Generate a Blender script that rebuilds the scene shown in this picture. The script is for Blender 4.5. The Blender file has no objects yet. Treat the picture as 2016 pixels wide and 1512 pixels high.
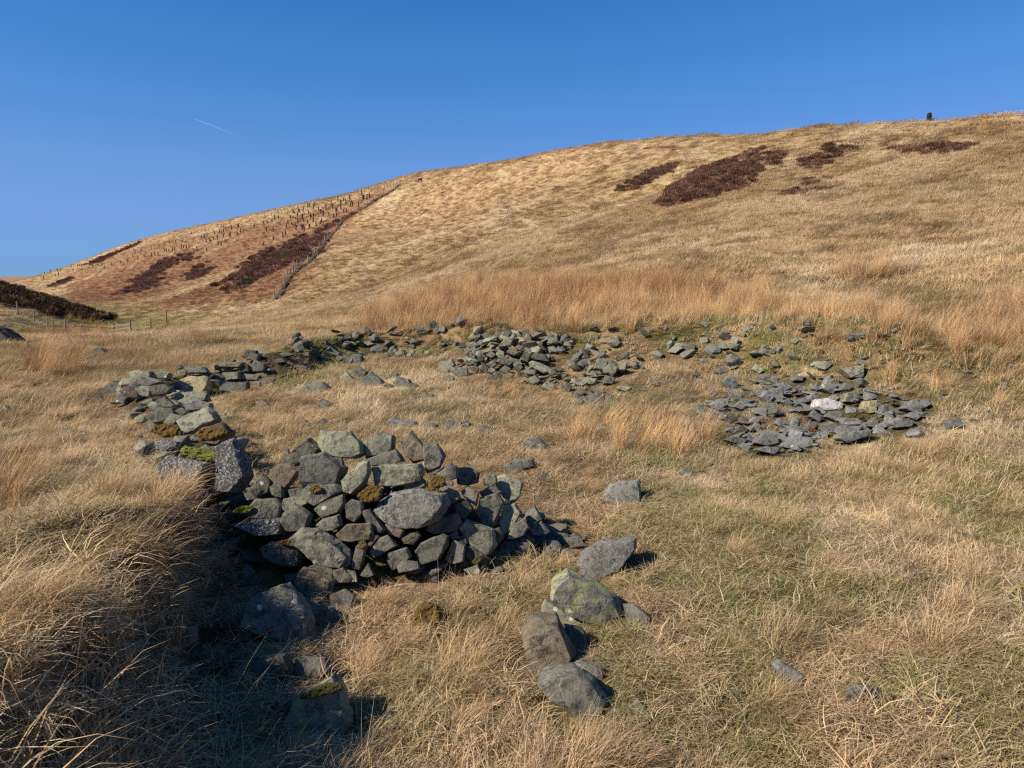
import bpy, bmesh, math, random
import numpy as np
from mathutils import Vector, Matrix, noise as mnoise

R = math.radians
SC = bpy.context.scene
COL = SC.collection

# ------------------------------------------------------------------ camera, sky, sun, exposure
IW, IH, FPX = 2016.0, 1512.0, 1387.0
PITCH = R(8.05)
CAM_Z = 2.3
cam_d = bpy.data.cameras.new('camera')
cam = bpy.data.objects.new('camera', cam_d)
COL.objects.link(cam)
cam.location = (0, 0, CAM_Z)
cam.rotation_euler = (R(90) - PITCH, 0, 0)
cam_d.sensor_width = 36.0
cam_d.lens = 36.0 * FPX / IW
cam_d.clip_start = 0.05
cam_d.clip_end = 200000
SC.camera = cam

SUN_EL = R(39)
SUN_TRAVEL = Vector((0.90, 0.44, 0)).normalized()      # horizontal direction the light travels: from behind left
sun_pos = -SUN_TRAVEL
world = bpy.data.worlds.new('World')
SC.world = world
world.use_nodes = True
wn = world.node_tree
bg = wn.nodes['Background']
sky = wn.nodes.new('ShaderNodeTexSky')
sky.sky_type = 'NISHITA'
sky.sun_disc = False
sky.sun_elevation = SUN_EL
sky.sun_rotation = math.atan2(sun_pos.x, sun_pos.y)
sky.altitude = 300
sky.air_density = 1.0
sky.dust_density = 0.0
sky.ozone_density = 6.0
# one even colour grade over the whole sky: bluer, highlights rolled off like the phone does
sepc = wn.nodes.new('ShaderNodeSeparateColor'); comc = wn.nodes.new('ShaderNodeCombineColor')
hs = wn.nodes.new('ShaderNodeHueSaturation'); hs.inputs['Saturation'].default_value = 1.25
wn.links.new(sky.outputs[0], hs.inputs['Color']); wn.links.new(hs.outputs[0], sepc.inputs[0])
def _m(op, a, b):
    n = wn.nodes.new('ShaderNodeMath'); n.operation = op
    for i, v in enumerate((a, b)):
        if isinstance(v, (int, float)): n.inputs[i].default_value = v
        else: wn.links.new(v, n.inputs[i])
    return n.outputs[0]
for ch, (gain, top, pw) in enumerate(((1.9, 2.25, 3), (1.66, 4.7, 3), (1.75, 10.2, 4))):
    lit = _m('MULTIPLY', sepc.outputs[ch], gain)
    roll = _m('POWER', _m('ADD', _m('POWER', _m('DIVIDE', lit, top), pw), 1.0), 1.0 / pw)
    wn.links.new(_m('DIVIDE', lit, roll), comc.inputs[ch])
wn.links.new(comc.outputs[0], bg.inputs[0])
bg.inputs[1].default_value = 0.054

sun_d = bpy.data.lights.new('sun', 'SUN')
sun_d.energy = 5.0
sun_d.angle = R(0.53)
sun_d.color = (1.0, 0.93, 0.82)
sun = bpy.data.objects.new('sun', sun_d)
COL.objects.link(sun)
light_dir = Vector((SUN_TRAVEL.x * math.cos(SUN_EL), SUN_TRAVEL.y * math.cos(SUN_EL), -math.sin(SUN_EL)))
sun.rotation_euler = light_dir.to_track_quat('-Z', 'Y').to_euler()
sun.location = (-30, -20, 40)

SC.view_settings.view_transform = 'Standard'
SC.view_settings.look = 'None'
SC.view_settings.gamma = 1.0
SC.view_settings.exposure = 0.63
SC.render.engine = 'CYCLES'
SC.cycles.use_denoising = False
SC.cycles.use_adaptive_sampling = False
SC.cycles.max_bounces = 4
SC.cycles.diffuse_bounces = 2
SC.cycles.glossy_bounces = 2
SC.cycles.transmission_bounces = 3
SC.cycles.transparent_max_bounces = 4
SC.cycles.pixel_filter_type = 'BLACKMAN_HARRIS'
SC.cycles.filter_width = 1.3

# ------------------------------------------------------------------ small numeric helpers
RNG = np.random.default_rng(7)
random.seed(7)

def hash2(ix, iy, seed):
    n = (ix.astype(np.int64) * 374761393 + iy.astype(np.int64) * 668265263 + seed * 974634777) & 0xffffffff
    n = ((n ^ (n >> 13)) * 1274126177) & 0xffffffff
    n = n ^ (n >> 16)
    return (n & 0xffffff) / float(0xffffff)

def vnoise(x, y, seed=0):
    ix = np.floor(x); iy = np.floor(y)
    fx = x - ix; fy = y - iy
    ix = ix.astype(np.int64); iy = iy.astype(np.int64)
    u = fx * fx * fx * (fx * (fx * 6 - 15) + 10)
    v = fy * fy * fy * (fy * (fy * 6 - 15) + 10)
    a = hash2(ix, iy, seed); b = hash2(ix + 1, iy, seed)
    c = hash2(ix, iy + 1, seed); d = hash2(ix + 1, iy + 1, seed)
    return (a * (1 - u) + b * u) * (1 - v) + (c * (1 - u) + d * u) * v

def fbm(x, y, seed=0, octv=3):
    s = 0.0; a = 0.5; tot = 0
    for o in range(octv):
        s = s + a * vnoise(x * (2 ** o) + 17.3 * o, y * (2 ** o) - 9.1 * o, seed + o)
        tot += a; a *= 0.5
    return s / tot

def sstep(a, b, x):
    t = np.clip((x - a) / (b - a), 0, 1)
    return t * t * (3 - 2 * t)

CP, SP = math.cos(PITCH), math.sin(PITCH)

def pix_dir(px, py):
    """world direction (not normalised, forward part 1) of a photo pixel"""
    u = (np.asarray(px, float) - IW / 2) / FPX
    v = (IH / 2 - np.asarray(py, float)) / FPX
    return u, CP + v * SP, -SP + v * CP

def project(x, y, z):
    zz = z - CAM_Z
    f = y * CP - zz * SP
    up = y * SP + zz * CP
    f = np.where(f > 0.05, f, 0.05)
    return IW / 2 + FPX * x / f, IH / 2 - FPX * up / f

# ------------------------------------------------------------------ the lie of the land
# surveyed columns: photo column -> (row, distance) pairs from near to the skyline; last entry is the ridge
SURVEY = {
    -250: [(665, 26), (700, 60), (690, 100), (590, 300), (566, 480)],
    0:   [(690, 26), (672, 48), (622, 100), (590, 260), (566, 520)],
    60:  [(688, 27), (674, 50), (655, 95), (590, 300), (551, 520)],
    140: [(684, 28), (672, 58), (657, 97), (575, 300), (526, 480)],
    250: [(676, 29), (667, 58), (656, 93), (640, 114), (550, 260), (480, 430)],
    340: [(668, 30), (656, 60), (641, 90), (622, 116), (540, 230), (455, 400)],
    430: [(660, 30), (632, 70), (600, 110), (520, 215), (437, 370)],
    545: [(655, 30), (625, 60), (588, 92), (500, 190), (413, 330)],
    640: [(655, 27), (615, 55), (560, 90), (478, 133), (394, 300)],
    785: [(655, 24), (600, 45), (520, 85), (442, 150), (373, 265)],
    840: [(653, 23.5), (590, 44), (502, 83), (422, 142), (350, 238)],
    890: [(652, 23), (580, 43), (485, 82), (406, 135), (339, 212)],
    950: [(651, 22.5), (570, 42), (467, 81), (388, 127), (327, 187)],
    1008: [(650, 22), (560, 42), (450, 80), (372, 120), (316, 165)],
    1100: [(650, 21), (552, 38), (440, 72), (357, 110), (297, 147)],
    1200: [(650, 20), (545, 34), (430, 66), (340, 100), (281, 130)],
    1300: [(652, 19.5), (545, 31), (425, 60), (335, 91), (273, 119)],
    1400: [(655, 19), (545, 29), (420, 55), (330, 82), (265, 108)],
    1620: [(670, 17), (560, 26), (430, 47), (330, 70), (251, 96)],
    1830: [(700, 15.5), (585, 23), (430, 42), (332, 62), (241, 90)],
    2016: [(740, 14), (620, 20), (430, 39), (322, 59), (233, 85)],
    2250: [(760, 13), (630, 19), (430, 37), (322, 56), (223, 82)],
}
RIDGE = []
cp_a, cp_l, cp_q = [], [], []
AZK = 2.2
def q_of(z, r): return z / (r + 10.0)
def add_cp(az, r, z):
    cp_a.append(az * AZK); cp_l.append(math.log(r)); cp_q.append(q_of(z, r))
for col_, lst in SURVEY.items():
    for i, (row, r) in enumerate(lst):
        u, f, w = pix_dir(col_, row)
        az = math.atan2(u, f); hyp = math.hypot(u, f)
        z = CAM_Z + r * w / hyp
        add_cp(az, r, z)
    RIDGE.append((az, r, z))
    for k, g in ((1.25, 0.90), (1.8, 0.72), (3.0, 0.5)):
        add_cp(az, r * k, z * g)
    for rr in (0.7, 2, 4, 7, 10):
        add_cp(az, rr, 0.0)
    u, f, w = pix_dir(20, 545)
    t_moor = w / math.hypot(u, f)
    add_cp(az, 2600, CAM_Z + 2600 * t_moor)
    add_cp(az, 6500, CAM_Z + 2600 * t_moor - 30)
CA, CL, CQ = map(np.array, (cp_a, cp_l, cp_q))
def _phi(d2):
    return np.where(d2 > 1e-12, 0.5 * d2 * np.log(d2 + 1e-12), 0)
_n = len(CA)
_K = _phi((CA[:, None] - CA[None]) ** 2 + (CL[:, None] - CL[None]) ** 2) + np.eye(_n) * 2e-4
_P = np.stack([np.ones(_n), CA, CL], 1)
_M = np.block([[_K, _P], [_P.T, np.zeros((3, 3))]])
_sol = np.linalg.solve(_M, np.concatenate([CQ, np.zeros(3)]))
AZ_L, AZ_R = CA.min() / AZK, CA.max() / AZK

def base_at(az, r):
    """height of the broad land form at azimuth az (rad, 0 ahead, + right)"""
    L = np.log(np.maximum(r, 0.6))
    def ev(a):
        out = np.full(np.broadcast(a, L).shape, _sol[_n])
        out = out + _sol[_n + 1] * a * AZK + _sol[_n + 2] * L
        for i in range(_n):
            out += _sol[i] * _phi((a * AZK - CA[i]) ** 2 + (L - CL[i]) ** 2)
        return out
    q = ev(np.clip(az, AZ_L, AZ_R))
    back = (az > AZ_R) | (az < AZ_L)
    if np.any(back):                      # round the back the two edges run into each other
        span = 2 * math.pi - (AZ_R - AZ_L)
        s = np.where(az > AZ_R, az - AZ_R, az + 2 * math.pi - AZ_R) / span
        s = np.clip(s, 0, 1); s = s * s * (3 - 2 * s)
        ql = ev(np.full_like(az, AZ_L)); qr = ev(np.full_like(az, AZ_R))
        q = np.where(back, qr * (1 - s) + ql * s, q)
    return q * (r + 10.0)

# base lookup on a fine polar grid
GA = np.linspace(-math.pi, math.pi, 721)
GL = np.linspace(math.log(0.6), math.log(6500), 420)
_ga, _gl = np.meshgrid(GA, GL, indexing='ij')
BASE = base_at(_ga, np.exp(_gl))
def base_z(x, y):
    az = np.arctan2(x, y); l = np.log(np.maximum(np.hypot(x, y), 0.61))
    fa = (az + math.pi) / (2 * math.pi) * 720; fl = (l - GL[0]) / (GL[-1] - GL[0]) * 419
    ia = np.clip(fa.astype(int), 0, 719); il = np.clip(fl.astype(int), 0, 418)
    a = fa - ia; b = np.clip(fl - il, 0, 1)
    return (BASE[ia, il] * (1 - a) + BASE[ia + 1, il] * a) * (1 - b) + (BASE[ia, il + 1] * (1 - a) + BASE[ia + 1, il + 1] * a) * b

def poly_dist(x, y, pts):
    """distance to a polyline, the value carried along it, and the signed side (+ right of travel)"""
    best = np.full(np.shape(x), 1e9); val = np.zeros(np.shape(x)); side = np.zeros(np.shape(x))
    for (x0, y0, h0), (x1, y1, h1) in zip(pts[:-1], pts[1:]):
        dx, dy = x1 - x0, y1 - y0
        t = np.clip(((x - x0) * dx + (y - y0) * dy) / (dx * dx + dy * dy), 0, 1)
        qx, qy = x0 + t * dx, y0 + t * dy
        d = np.hypot(x - qx, y - qy)
        s = np.sign((x - qx) * dy - (y - qy) * dx)
        m = d < best
        best = np.where(m, d, best); val = np.where(m, h0 + t * (h1 - h0), val); side = np.where(m, s, side)
    return best, val, side

# walls: (x, y, height), then half widths on the two sides (left of travel, right of travel)
WALLS = {
    'near':  ([(-2.7, 6.1, .7), (-2.1, 6.0, .85), (-1.35, 5.95, 1.0), (-0.8, 6.1, .98), (-0.25, 6.45, .55), (0.35, 6.9, .18)], 0.9, 1.0),
    'left':  ([(-2.7, 6.3, .75), (-3.4, 7.4, .66), (-4.3, 9.3, .6), (-5.6, 11.4, .58), (-6.9, 13.2, .55), (-6.4, 15.2, .5), (-5.4, 15.8, .55)], 0.9, 0.8),
    'back':  ([(-5.4, 15.8, .55), (-5.6, 18.2, .5), (-4.6, 19.6, .5), (-2.5, 20.0, .5), (-0.5, 18.5, .8)], 1.1, 0.9),
    'heap':  ([(-0.9, 17.4, .6), (-0.1, 17.0, .85), (0.7, 16.6, .75), (1.5, 15.6, .4), (2.8, 14.6, .35)], 1.2, 1.7),
    'right': ([(0.7, 17.6, .55), (2.4, 17.2, .66), (4.6, 16.3, .7), (6.2, 14.8, .7), (7.3, 13.2, .58), (8.4, 11.2, .2)], 1.3, 2.2),
    'bank':  ([(-1.5, 1.0, .74), (-1.72, 1.9, .86), (-2.0, 2.9, .86), (-2.4, 4.3, .84), (-2.75, 6.0, .70)], 2.4, 0.55),
}
SPUR = [(-130, 80, 17), (-100, 90, 9.5), (-76, 96, 5.2), (-62, 94, 2.4), (-54, 91, 0.4)]
KNOLLS = [(19.1, 67.8, 6.5, 1.3), (28.8, 67.0, 6.0, 1.2), (16.2, 84.0, 7.0, 1.1), (40.0, 62.0, 6.0, .9)]      # heathery swellings on the hill: x, y, radius, height

def height(x, y, core=False):
    """ground height; core=True leaves the stone walls out down to their earth core"""
    x = np.asarray(x, float); y = np.asarray(y, float)
    r = np.hypot(x, y)
    z = base_z(x, y)
    wz = np.zeros_like(z)
    for k, (pts, wl, wr) in WALLS.items():
        d, h, s = poly_dist(x, y, pts)
        w = np.where(s > 0, wr, wl)
        p = np.clip(1 - d / w, 0, 1)
        prof = p * p * (3 - 2 * p)
        if core and k in ('near', 'left', 'heap'):
            h = np.maximum(h - (0.34 if k == 'near' else 0.2), 0) * 0.85
        wz = np.maximum(wz, h * prof)
    z = z + wz
    d, h, s = poly_dist(x, y, SPUR)
    z = z + h * sstep(0, 1, np.clip(1 - d / np.where(s > 0, 8.0, 16.0), 0, 1))
    bd, bh, bs = poly_dist(x, y, WALLS['bank'][0])
    z = z + (1 - sstep(.5, 2.2, bd)) * .38 * (fbm(x * 1.5, y * 1.5, 271, 2) - .5)
    for kx, ky, kr, kh in KNOLLS:
        z = z + kh * sstep(0, 1, np.clip(1 - np.hypot((x - kx) / 1.5, y - ky) / kr, 0, 1))
    # hummocks
    near = 1 - sstep(12, 40, r)
    z = z + near * (0.10 * (fbm(x * 1.1, y * 1.1, 3, 3) - .5) + 0.12 * (fbm(x * .35, y * .35, 8, 2) - .5))
    z = z + sstep(15, 60, r) * (1 - sstep(600, 1500, r)) * (0.22 * (fbm(x * .45, y * .45, 21, 3) - .5) + 0.3 * (fbm(x * .06, y * .06, 5, 3) - .5))
    z = z + sstep(900, 2500, r) * 6 * (fbm(x * .004, y * .004, 31, 3) - .5)
    return z

_rs = np.exp(np.linspace(math.log(1.2), math.log(3200), 1700))
def ground_at(px, py):
    """where the ray of a photo pixel meets the land: arrays -> (n,3); rays over the ridge land on the ridge"""
    px = np.atleast_1d(np.asarray(px, float)); py = np.atleast_1d(np.asarray(py, float))
    out = np.zeros((len(px), 3))
    for s in range(0, len(px), 400):
        u, f, w = pix_dir(px[s:s + 400], py[s:s + 400])
        hy = np.hypot(u, f)
        X = _rs[None] * (u / hy)[:, None]; Y = _rs[None] * (f / hy)[:, None]
        Z = CAM_Z + _rs[None] * (w / hy)[:, None]
        G = height(X, Y)
        below = Z < G
        hit = below.any(1)
        first = np.argmax(below, 1)
        tt = (G - CAM_Z) / _rs[None]
        near = np.argmax(np.where(_rs[None] < 900, tt, -9), 1)
        k = np.where(hit, np.maximum(first, 1), near)
        n = np.arange(len(k))
        a = (Z - G)[n, k - 1]; b = (Z - G)[n, k]
        t = np.where(hit, np.clip(a / np.where(np.abs(a - b) < 1e-9, 1, a - b), 0, 1), 1.0)
        rr = _rs[k - 1] * (1 - t) + _rs[k] * t
        x = rr * (u / hy); y = rr * (f / hy)
        out[s:s + 400] = np.stack([x, y, height(x, y)], 1)
    return out

ZOOM = {  # enlarged looks at the photograph used for surveying: origin and scale
    'f': (0, 0, 1), '1': (0, 340, 2.52), '2': (180, 660, 3.36), '3': (700, 640, 3.36), '4': (1250, 640, 3.1015),
    '5': (280, 800, 3.781), '6': (680, 820, 3.98), '7': (300, 1050, 3.273), '8': (900, 900, 2.748),
    'r': (1400, 900, 2.4708), 'v': (0, 500, 5.76), 'h': (400, 340, 4.8),
}
def full(zid, flat):
    ox, oy, s = ZOOM[zid]
    return [(ox + flat[i] / s, oy + flat[i + 1] / s) for i in range(0, len(flat), 2)]

def world_poly(zid, flat):
    p = full(zid, flat)
    dense = []
    for (a, b), (c, d) in zip(p, p[1:] + p[:1]):
        for k in range(3):
            dense.append((a + (c - a) * k / 3, b + (d - b) * k / 3))
    g = ground_at([q[0] for q in dense], [q[1] for q in dense])
    return g[:, :2]

def in_poly(x, y, poly):
    ins = np.zeros(np.shape(x), bool)
    n = len(poly)
    x0, y0 = poly.min(0); x1, y1 = poly.max(0)
    cand = (x >= x0) & (x <= x1) & (y >= y0) & (y <= y1)
    if not cand.any(): return ins
    xs, ys = x[cand], y[cand]
    r_ = np.zeros(xs.shape, bool)
    for i in range(n):
        ax, ay = poly[i]; bx, by = poly[(i + 1) % n]
        c = ((ay > ys) != (by > ys)) & (xs < (bx - ax) * (ys - ay) / ((by - ay) if by != ay else 1e-9) + ax)
        r_ ^= c
    ins[cand] = r_
    return ins

def in_any(x, y, polys, jit=0.0, freq=1.0, seed=50):
    r = np.hypot(x, y)
    a = (fbm(x * freq, y * freq, seed, 3) - .5) * jit
    b = (fbm(x * freq, y * freq, seed + 9, 3) - .5) * jit
    if jit > 3:                       # ragged margin: single plants stray over the edge
        a = a + RNG.normal(0, jit * .09, np.shape(x)); b = b + RNG.normal(0, jit * .09, np.shape(x))
    m = np.zeros(np.shape(x), bool)
    for p in polys: m |= in_poly(x + a, y + b, p)
    return m

# ground cover regions, outlines taken on the land itself
HEATHER = [world_poly('f', l) for l in (
    [1222,372,1250,352,1290,332,1335,322,1318,340,1275,362,1245,372],
    [1300,398,1330,365,1370,335,1420,318,1475,325,1510,345,1470,368,1420,385,1350,400],
    [1440,308,1490,297,1530,305,1540,320,1500,328,1470,318],
    [1560,335,1600,298,1640,285,1690,297,1660,315,1610,325],
    [1745,290,1790,292,1830,312,1790,305],
    [1812,290,1860,280,1910,285,1905,300,1830,303])]
HEATHER_THIN = [world_poly('f', [1530,392,1580,362,1645,356,1625,376])]
HEATHER_FAR = [world_poly('1', l) for l in (
    [1110,610,1170,500,1330,380,1440,330,1590,320,1590,350,1520,430,1350,500,1240,570,1130,610],
    [640,570,720,490,800,430,930,410,1010,415,880,450,800,500,740,560,680,600],
    [690,590,740,540,810,520,760,570], [900,545,960,480,1060,430,1030,480,950,540],
    [1540,310,1650,250,1740,210,1720,235,1600,295], [440,452,560,398,690,348,700,352,600,395,500,440],
    [260,556,350,525,360,535,300,560])]
BRACKEN = [world_poly('f', l) for l in (
    [548,592,580,545,620,500,650,462,680,432,765,378,640,412,470,460,330,500,200,540,120,566,130,592,300,600,450,602],)]
UPPER = [world_poly('f', [765,378,640,412,470,460,330,500,200,540,120,562,150,532,250,494,340,470,430,452,545,430,640,408,740,382])]
RUSH = [world_poly('f', l) for l in (
    [700,652,745,610,860,562,1000,552,1200,556,1400,575,1600,600,1800,620,2016,645,2160,660,2160,830,1990,790,1850,750,1720,700,1500,660,1200,655,1000,662,850,668],
    [690,580,720,556,760,552,745,580], [1640,552,1690,530,1750,535,1745,556,1690,562],
    [180,770,130,745,20,745,0,715,100,718], [1880,640,1930,600,2016,590,2080,600,2080,660])]
RUSH_IN = [world_poly('f', l) for l in (
    [1085,872,1100,842,1200,836,1320,850,1400,858,1415,892,1330,898,1180,890,1110,885], [960,785,1000,770,1060,775,1050,790,985,795],
    [235,872,245,850,300,845,318,870,290,885], [-60,990,10,930,55,940,40,1010,0,1060], [790,640,830,620,860,640,830,660])]
VALLEY_RUSH = [world_poly('v', l) for l in ([620,700,1020,760,1200,770,1100,800,800,800,640,740], [220,930,560,900,800,900,1200,900,1000,1000,560,1020,300,1000], [1800,860,1880,800,1960,820,1900,870])]
STONY = [world_poly('f', l) for l in (
    [1380,800,1450,770,1500,745,1640,740,1740,760,1830,790,1815,830,1700,868,1560,895,1430,885,1420,850],
    [1100,760,1190,735,1250,775,1250,800,1120,798])]
STONE_FOOT = []        # (x, y, radius) of stones standing in the grass, filled while they are built

# ------------------------------------------------------------------ materials
def mat_new(name):
    m = bpy.data.materials.new(name); m.use_nodes = True
    nt = m.node_tree
    b = nt.nodes['Principled BSDF']
    b.inputs['Specular IOR Level'].default_value = 0.25
    return m, nt, b

def N(nt, typ, **kw):
    n = nt.nodes.new(typ)
    for k, v in kw.items():
        if k in n.inputs: n.inputs[k].default_value = v
        else: setattr(n, k, v)
    return n

def mixc(nt, fac, a, b, mode='MIX'):
    n = nt.nodes.new('ShaderNodeMix'); n.data_type = 'RGBA'; n.blend_type = mode
    for sock, v in ((0, fac), (6, a), (7, b)):
        if isinstance(v, (int, float)): n.inputs[sock].default_value = v
        elif isinstance(v, tuple): n.inputs[sock].default_value = (*v, 1)
        else: nt.links.new(v, n.inputs[sock])
    return n.outputs[2]

def ramp(nt, sock, a, b):
    n = nt.nodes.new('ShaderNodeMapRange'); n.interpolation_type = 'SMOOTHSTEP'
    nt.links.new(sock, n.inputs[0])
    n.inputs[1].default_value = a; n.inputs[2].default_value = b
    return n.outputs[0]

def math_(nt, op, a, b=None):
    n = nt.nodes.new('ShaderNodeMath'); n.operation = op
    for i, v in enumerate((a, b)):
        if v is None: continue
        if isinstance(v, (int, float)): n.inputs[i].default_value = v
        else: nt.links.new(v, n.inputs[i])
    return n.outputs[0]

def stone_material(name, c1, c2, lichen=(0.27, 0.27, 0.15), lichen_amt=0.28, moss_amt=0.25, spots=0.5, crust=0.0, rough_scale=1.0, bump=0.5):
    c1 = (c1[0] * .98, c1[1] * .90, c1[2] * .82); c2 = (c2[0] * .98, c2[1] * .90, c2[2] * .82)
    m, nt, b = mat_new(name)
    tc = N(nt, 'ShaderNodeTexCoord'); oi = N(nt, 'ShaderNodeObjectInfo'); geo = N(nt, 'ShaderNodeNewGeometry')
    off = N(nt, 'ShaderNodeVectorMath', operation='SCALE')
    comb = N(nt, 'ShaderNodeCombineXYZ')
    for i, k in enumerate((37.0, 61.0, 23.0)):
        nt.links.new(math_(nt, 'MULTIPLY', oi.outputs['Random'], k), comb.inputs[i])
    add = N(nt, 'ShaderNodeVectorMath', operation='ADD')
    nt.links.new(tc.outputs['Object'], add.inputs[0]); nt.links.new(comb.outputs[0], add.inputs[1])
    P = add.outputs[0]
    def noise(scale, detail=4, rough=.6):
        n = N(nt, 'ShaderNodeTexNoise', Scale=scale, Detail=detail, Roughness=rough); nt.links.new(P, n.inputs['Vector']); return n.outputs['Fac']
    big = noise(4.0, 5, .65); mid = noise(16, 6, .7); fine = noise(90, 4, .7)
    col = mixc(nt, ramp(nt, big, .35, .65), c1, c2)
    col = mixc(nt, ramp(nt, mid, .46, .62), col, tuple(v * .42 for v in c1))           # weathered dark blotches
    tintv = math_(nt, 'MULTIPLY_ADD', oi.outputs['Random'], .5)
    nt.nodes[-1].inputs[2].default_value = .74
    bc = N(nt, 'ShaderNodeVectorMath', operation='SCALE'); nt.links.new(col, bc.inputs[0]); nt.links.new(tintv, bc.inputs['Scale'])
    col = bc.outputs[0]
    # grain
    col = mixc(nt, ramp(nt, fine, .55, .75), col, tuple(min(1, v * 2.0) for v in c2))
    col = mixc(nt, math_(nt, 'MULTIPLY', ramp(nt, fine, .45, .28), .7), col, tuple(v * .3 for v in c1))
    up = N(nt, 'ShaderNodeSeparateXYZ'); nt.links.new(geo.outputs['Normal'], up.inputs[0])
    upf = ramp(nt, up.outputs[2], -0.1, .9)
    # crustose lichen, greenish, on sides that see the sky
    ln = noise(11, 8, .75)
    lf = math_(nt, 'MULTIPLY', math_(nt, 'MULTIPLY', ramp(nt, ln, .5, .58), math_(nt, 'MULTIPLY_ADD', upf, .7)), lichen_amt)
    nt.nodes[-2].inputs[2].default_value = .3
    col = mixc(nt, lf, col, lichen)
    if crust > 0:
        v = N(nt, 'ShaderNodeTexVoronoi', Scale=55.0); nt.links.new(P, v.inputs['Vector'])
        cf = math_(nt, 'MULTIPLY', ramp(nt, v.outputs['Distance'], .52, .3), ramp(nt, mid, .36, .5))
        col = mixc(nt, math_(nt, 'MULTIPLY', cf, crust), col, (.36, .36, .34))
    # round white lichen spots
    if spots > 0:
        v = N(nt, 'ShaderNodeTexVoronoi', Scale=9.0); nt.links.new(P, v.inputs['Vector'])
        sp_ = N(nt, 'ShaderNodeSeparateColor'); nt.links.new(v.outputs['Color'], sp_.inputs[0])
        keep = math_(nt, 'GREATER_THAN', sp_.outputs[0], 1 - .34 * spots)
        wob = math_(nt, 'MULTIPLY_ADD', mid, .42); nt.nodes[-1].inputs[2].default_value = -.03
        disc = math_(nt, 'LESS_THAN', v.outputs['Distance'], wob)
        rnd = math_(nt, 'GREATER_THAN', math_(nt, 'FRACT', math_(nt, 'MULTIPLY', oi.outputs['Random'], 7.13)), .4)
        col = mixc(nt, math_(nt, 'MULTIPLY', math_(nt, 'MULTIPLY', keep, disc), math_(nt, 'MULTIPLY', rnd, .8)), col, (.52, .51, .45))
    # moss film
    if moss_amt > 0:
        mn = noise(5, 5, .65)
        mf = math_(nt, 'MULTIPLY', ramp(nt, mn, .6, .68), ramp(nt, up.outputs[2], .25, .8))
        col = mixc(nt, math_(nt, 'MULTIPLY', mf, moss_amt), col, mixc(nt, ramp(nt, mid, .4, .6), (.10, .075, .02), (.085, .09, .018)))
    nt.links.new(col, b.inputs['Base Color'])
    b.inputs['Roughness'].default_value = .88
    hgt = math_(nt, 'ADD', math_(nt, 'MULTIPLY', mid, 1.0), math_(nt, 'MULTIPLY', fine, .35))
    vc = N(nt, 'ShaderNodeTexVoronoi', Scale=5.0 * rough_scale, feature='DISTANCE_TO_EDGE'); nt.links.new(P, vc.inputs['Vector'])
    crack = ramp(nt, vc.outputs['Distance'], 0.0, .03)
    hgt = math_(nt, 'ADD', hgt, math_(nt, 'MULTIPLY', crack, .15))
    bp = N(nt, 'ShaderNodeBump', Strength=bump, Distance=.035); nt.links.new(hgt, bp.inputs['Height'])
    nt.links.new(bp.outputs[0], b.inputs['Normal'])
    return m

M = {}
M['grey'] = stone_material('grey_greywacke', (.125, .125, .105), (.19, .188, .155))
M['pale'] = stone_material('pale_lichened_greywacke', (.20, .205, .155), (.27, .275, .205), lichen_amt=.5, moss_amt=.1)
M['dark'] = stone_material('dark_and_shaded_greywacke', (.085, .085, .075), (.13, .13, .11), lichen_amt=.15)  # dark stone; on stones lying in shadow this tone paints their shade
M['red'] = stone_material('reddish_greywacke', (.15, .115, .095), (.21, .165, .135), lichen_amt=.15, moss_amt=.3)
M['brown'] = stone_material('brown_stained_greywacke', (.13, .11, .08), (.20, .17, .125), lichen_amt=.2, moss_amt=.35)
M['crust'] = stone_material('crusty_lichened_rock', (.10, .095, .088), (.15, .14, .13), crust=.85, lichen_amt=.1, spots=0, moss_amt=.15, bump=.9)
M['speckled'] = stone_material('speckled_boulder', (.14, .14, .125), (.22, .22, .195), crust=.3, lichen_amt=.2, spots=.2, moss_amt=0)
M['yellow'] = stone_material('yellow_lichened_stone', (.30, .27, .16), (.46, .41, .26), lichen=(.40, .38, .16), lichen_amt=.6, spots=0, moss_amt=.05, bump=.9)
M['lichen'] = stone_material('yellow_green_lichened_slab', (.16, .16, .135), (.21, .21, .175), lichen=(.28, .29, .10), lichen_amt=1.0, moss_amt=.05)
M['slate'] = stone_material('blue_grey_shale', (.135, .14, .138), (.205, .21, .205), lichen_amt=.22, spots=.35, moss_amt=.15, rough_scale=2)
M['white'] = stone_material('white_crusted_stone', (.42, .42, .41), (.56, .56, .56), lichen_amt=0, spots=0, moss_amt=0)
M['dark_or_shaded'] = stone_material('peaty_rock_and_bank_shade', (.035, .03, .025), (.07, .06, .045), lichen_amt=.1, spots=0, moss_amt=.4)  # dark rock colour; on the left-edge peat bank it paints shade

def moss_material(name, c1, c2):
    m, nt, b = mat_new(name)
    tc = N(nt, 'ShaderNodeTexCoord')
    n1 = N(nt, 'ShaderNodeTexNoise', Scale=14.0, Detail=5.0, Roughness=.7); nt.links.new(tc.outputs['Object'], n1.inputs['Vector'])
    n2 = N(nt, 'ShaderNodeTexNoise', Scale=120.0, Detail=3.0, Roughness=.7); nt.links.new(tc.outputs['Object'], n2.inputs['Vector'])
    col = mixc(nt, ramp(nt, n1.outputs['Fac'], .38, .62), c1, c2)
    col = mixc(nt, ramp(nt, n2.outputs['Fac'], .45, .3), col, tuple(v * .35 for v in c1))
    nt.links.new(col, b.inputs['Base Color']); b.inputs['Roughness'].default_value = 1
    bp = N(nt, 'ShaderNodeBump', Strength=1.0, Distance=.03); nt.links.new(n2.outputs['Fac'], bp.inputs['Height'])
    nt.links.new(bp.outputs[0], b.inputs['Normal'])
    return m
M['moss_orange'] = moss_material('orange_brown_moss', (.16, .085, .022), (.22, .14, .035))
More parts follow.
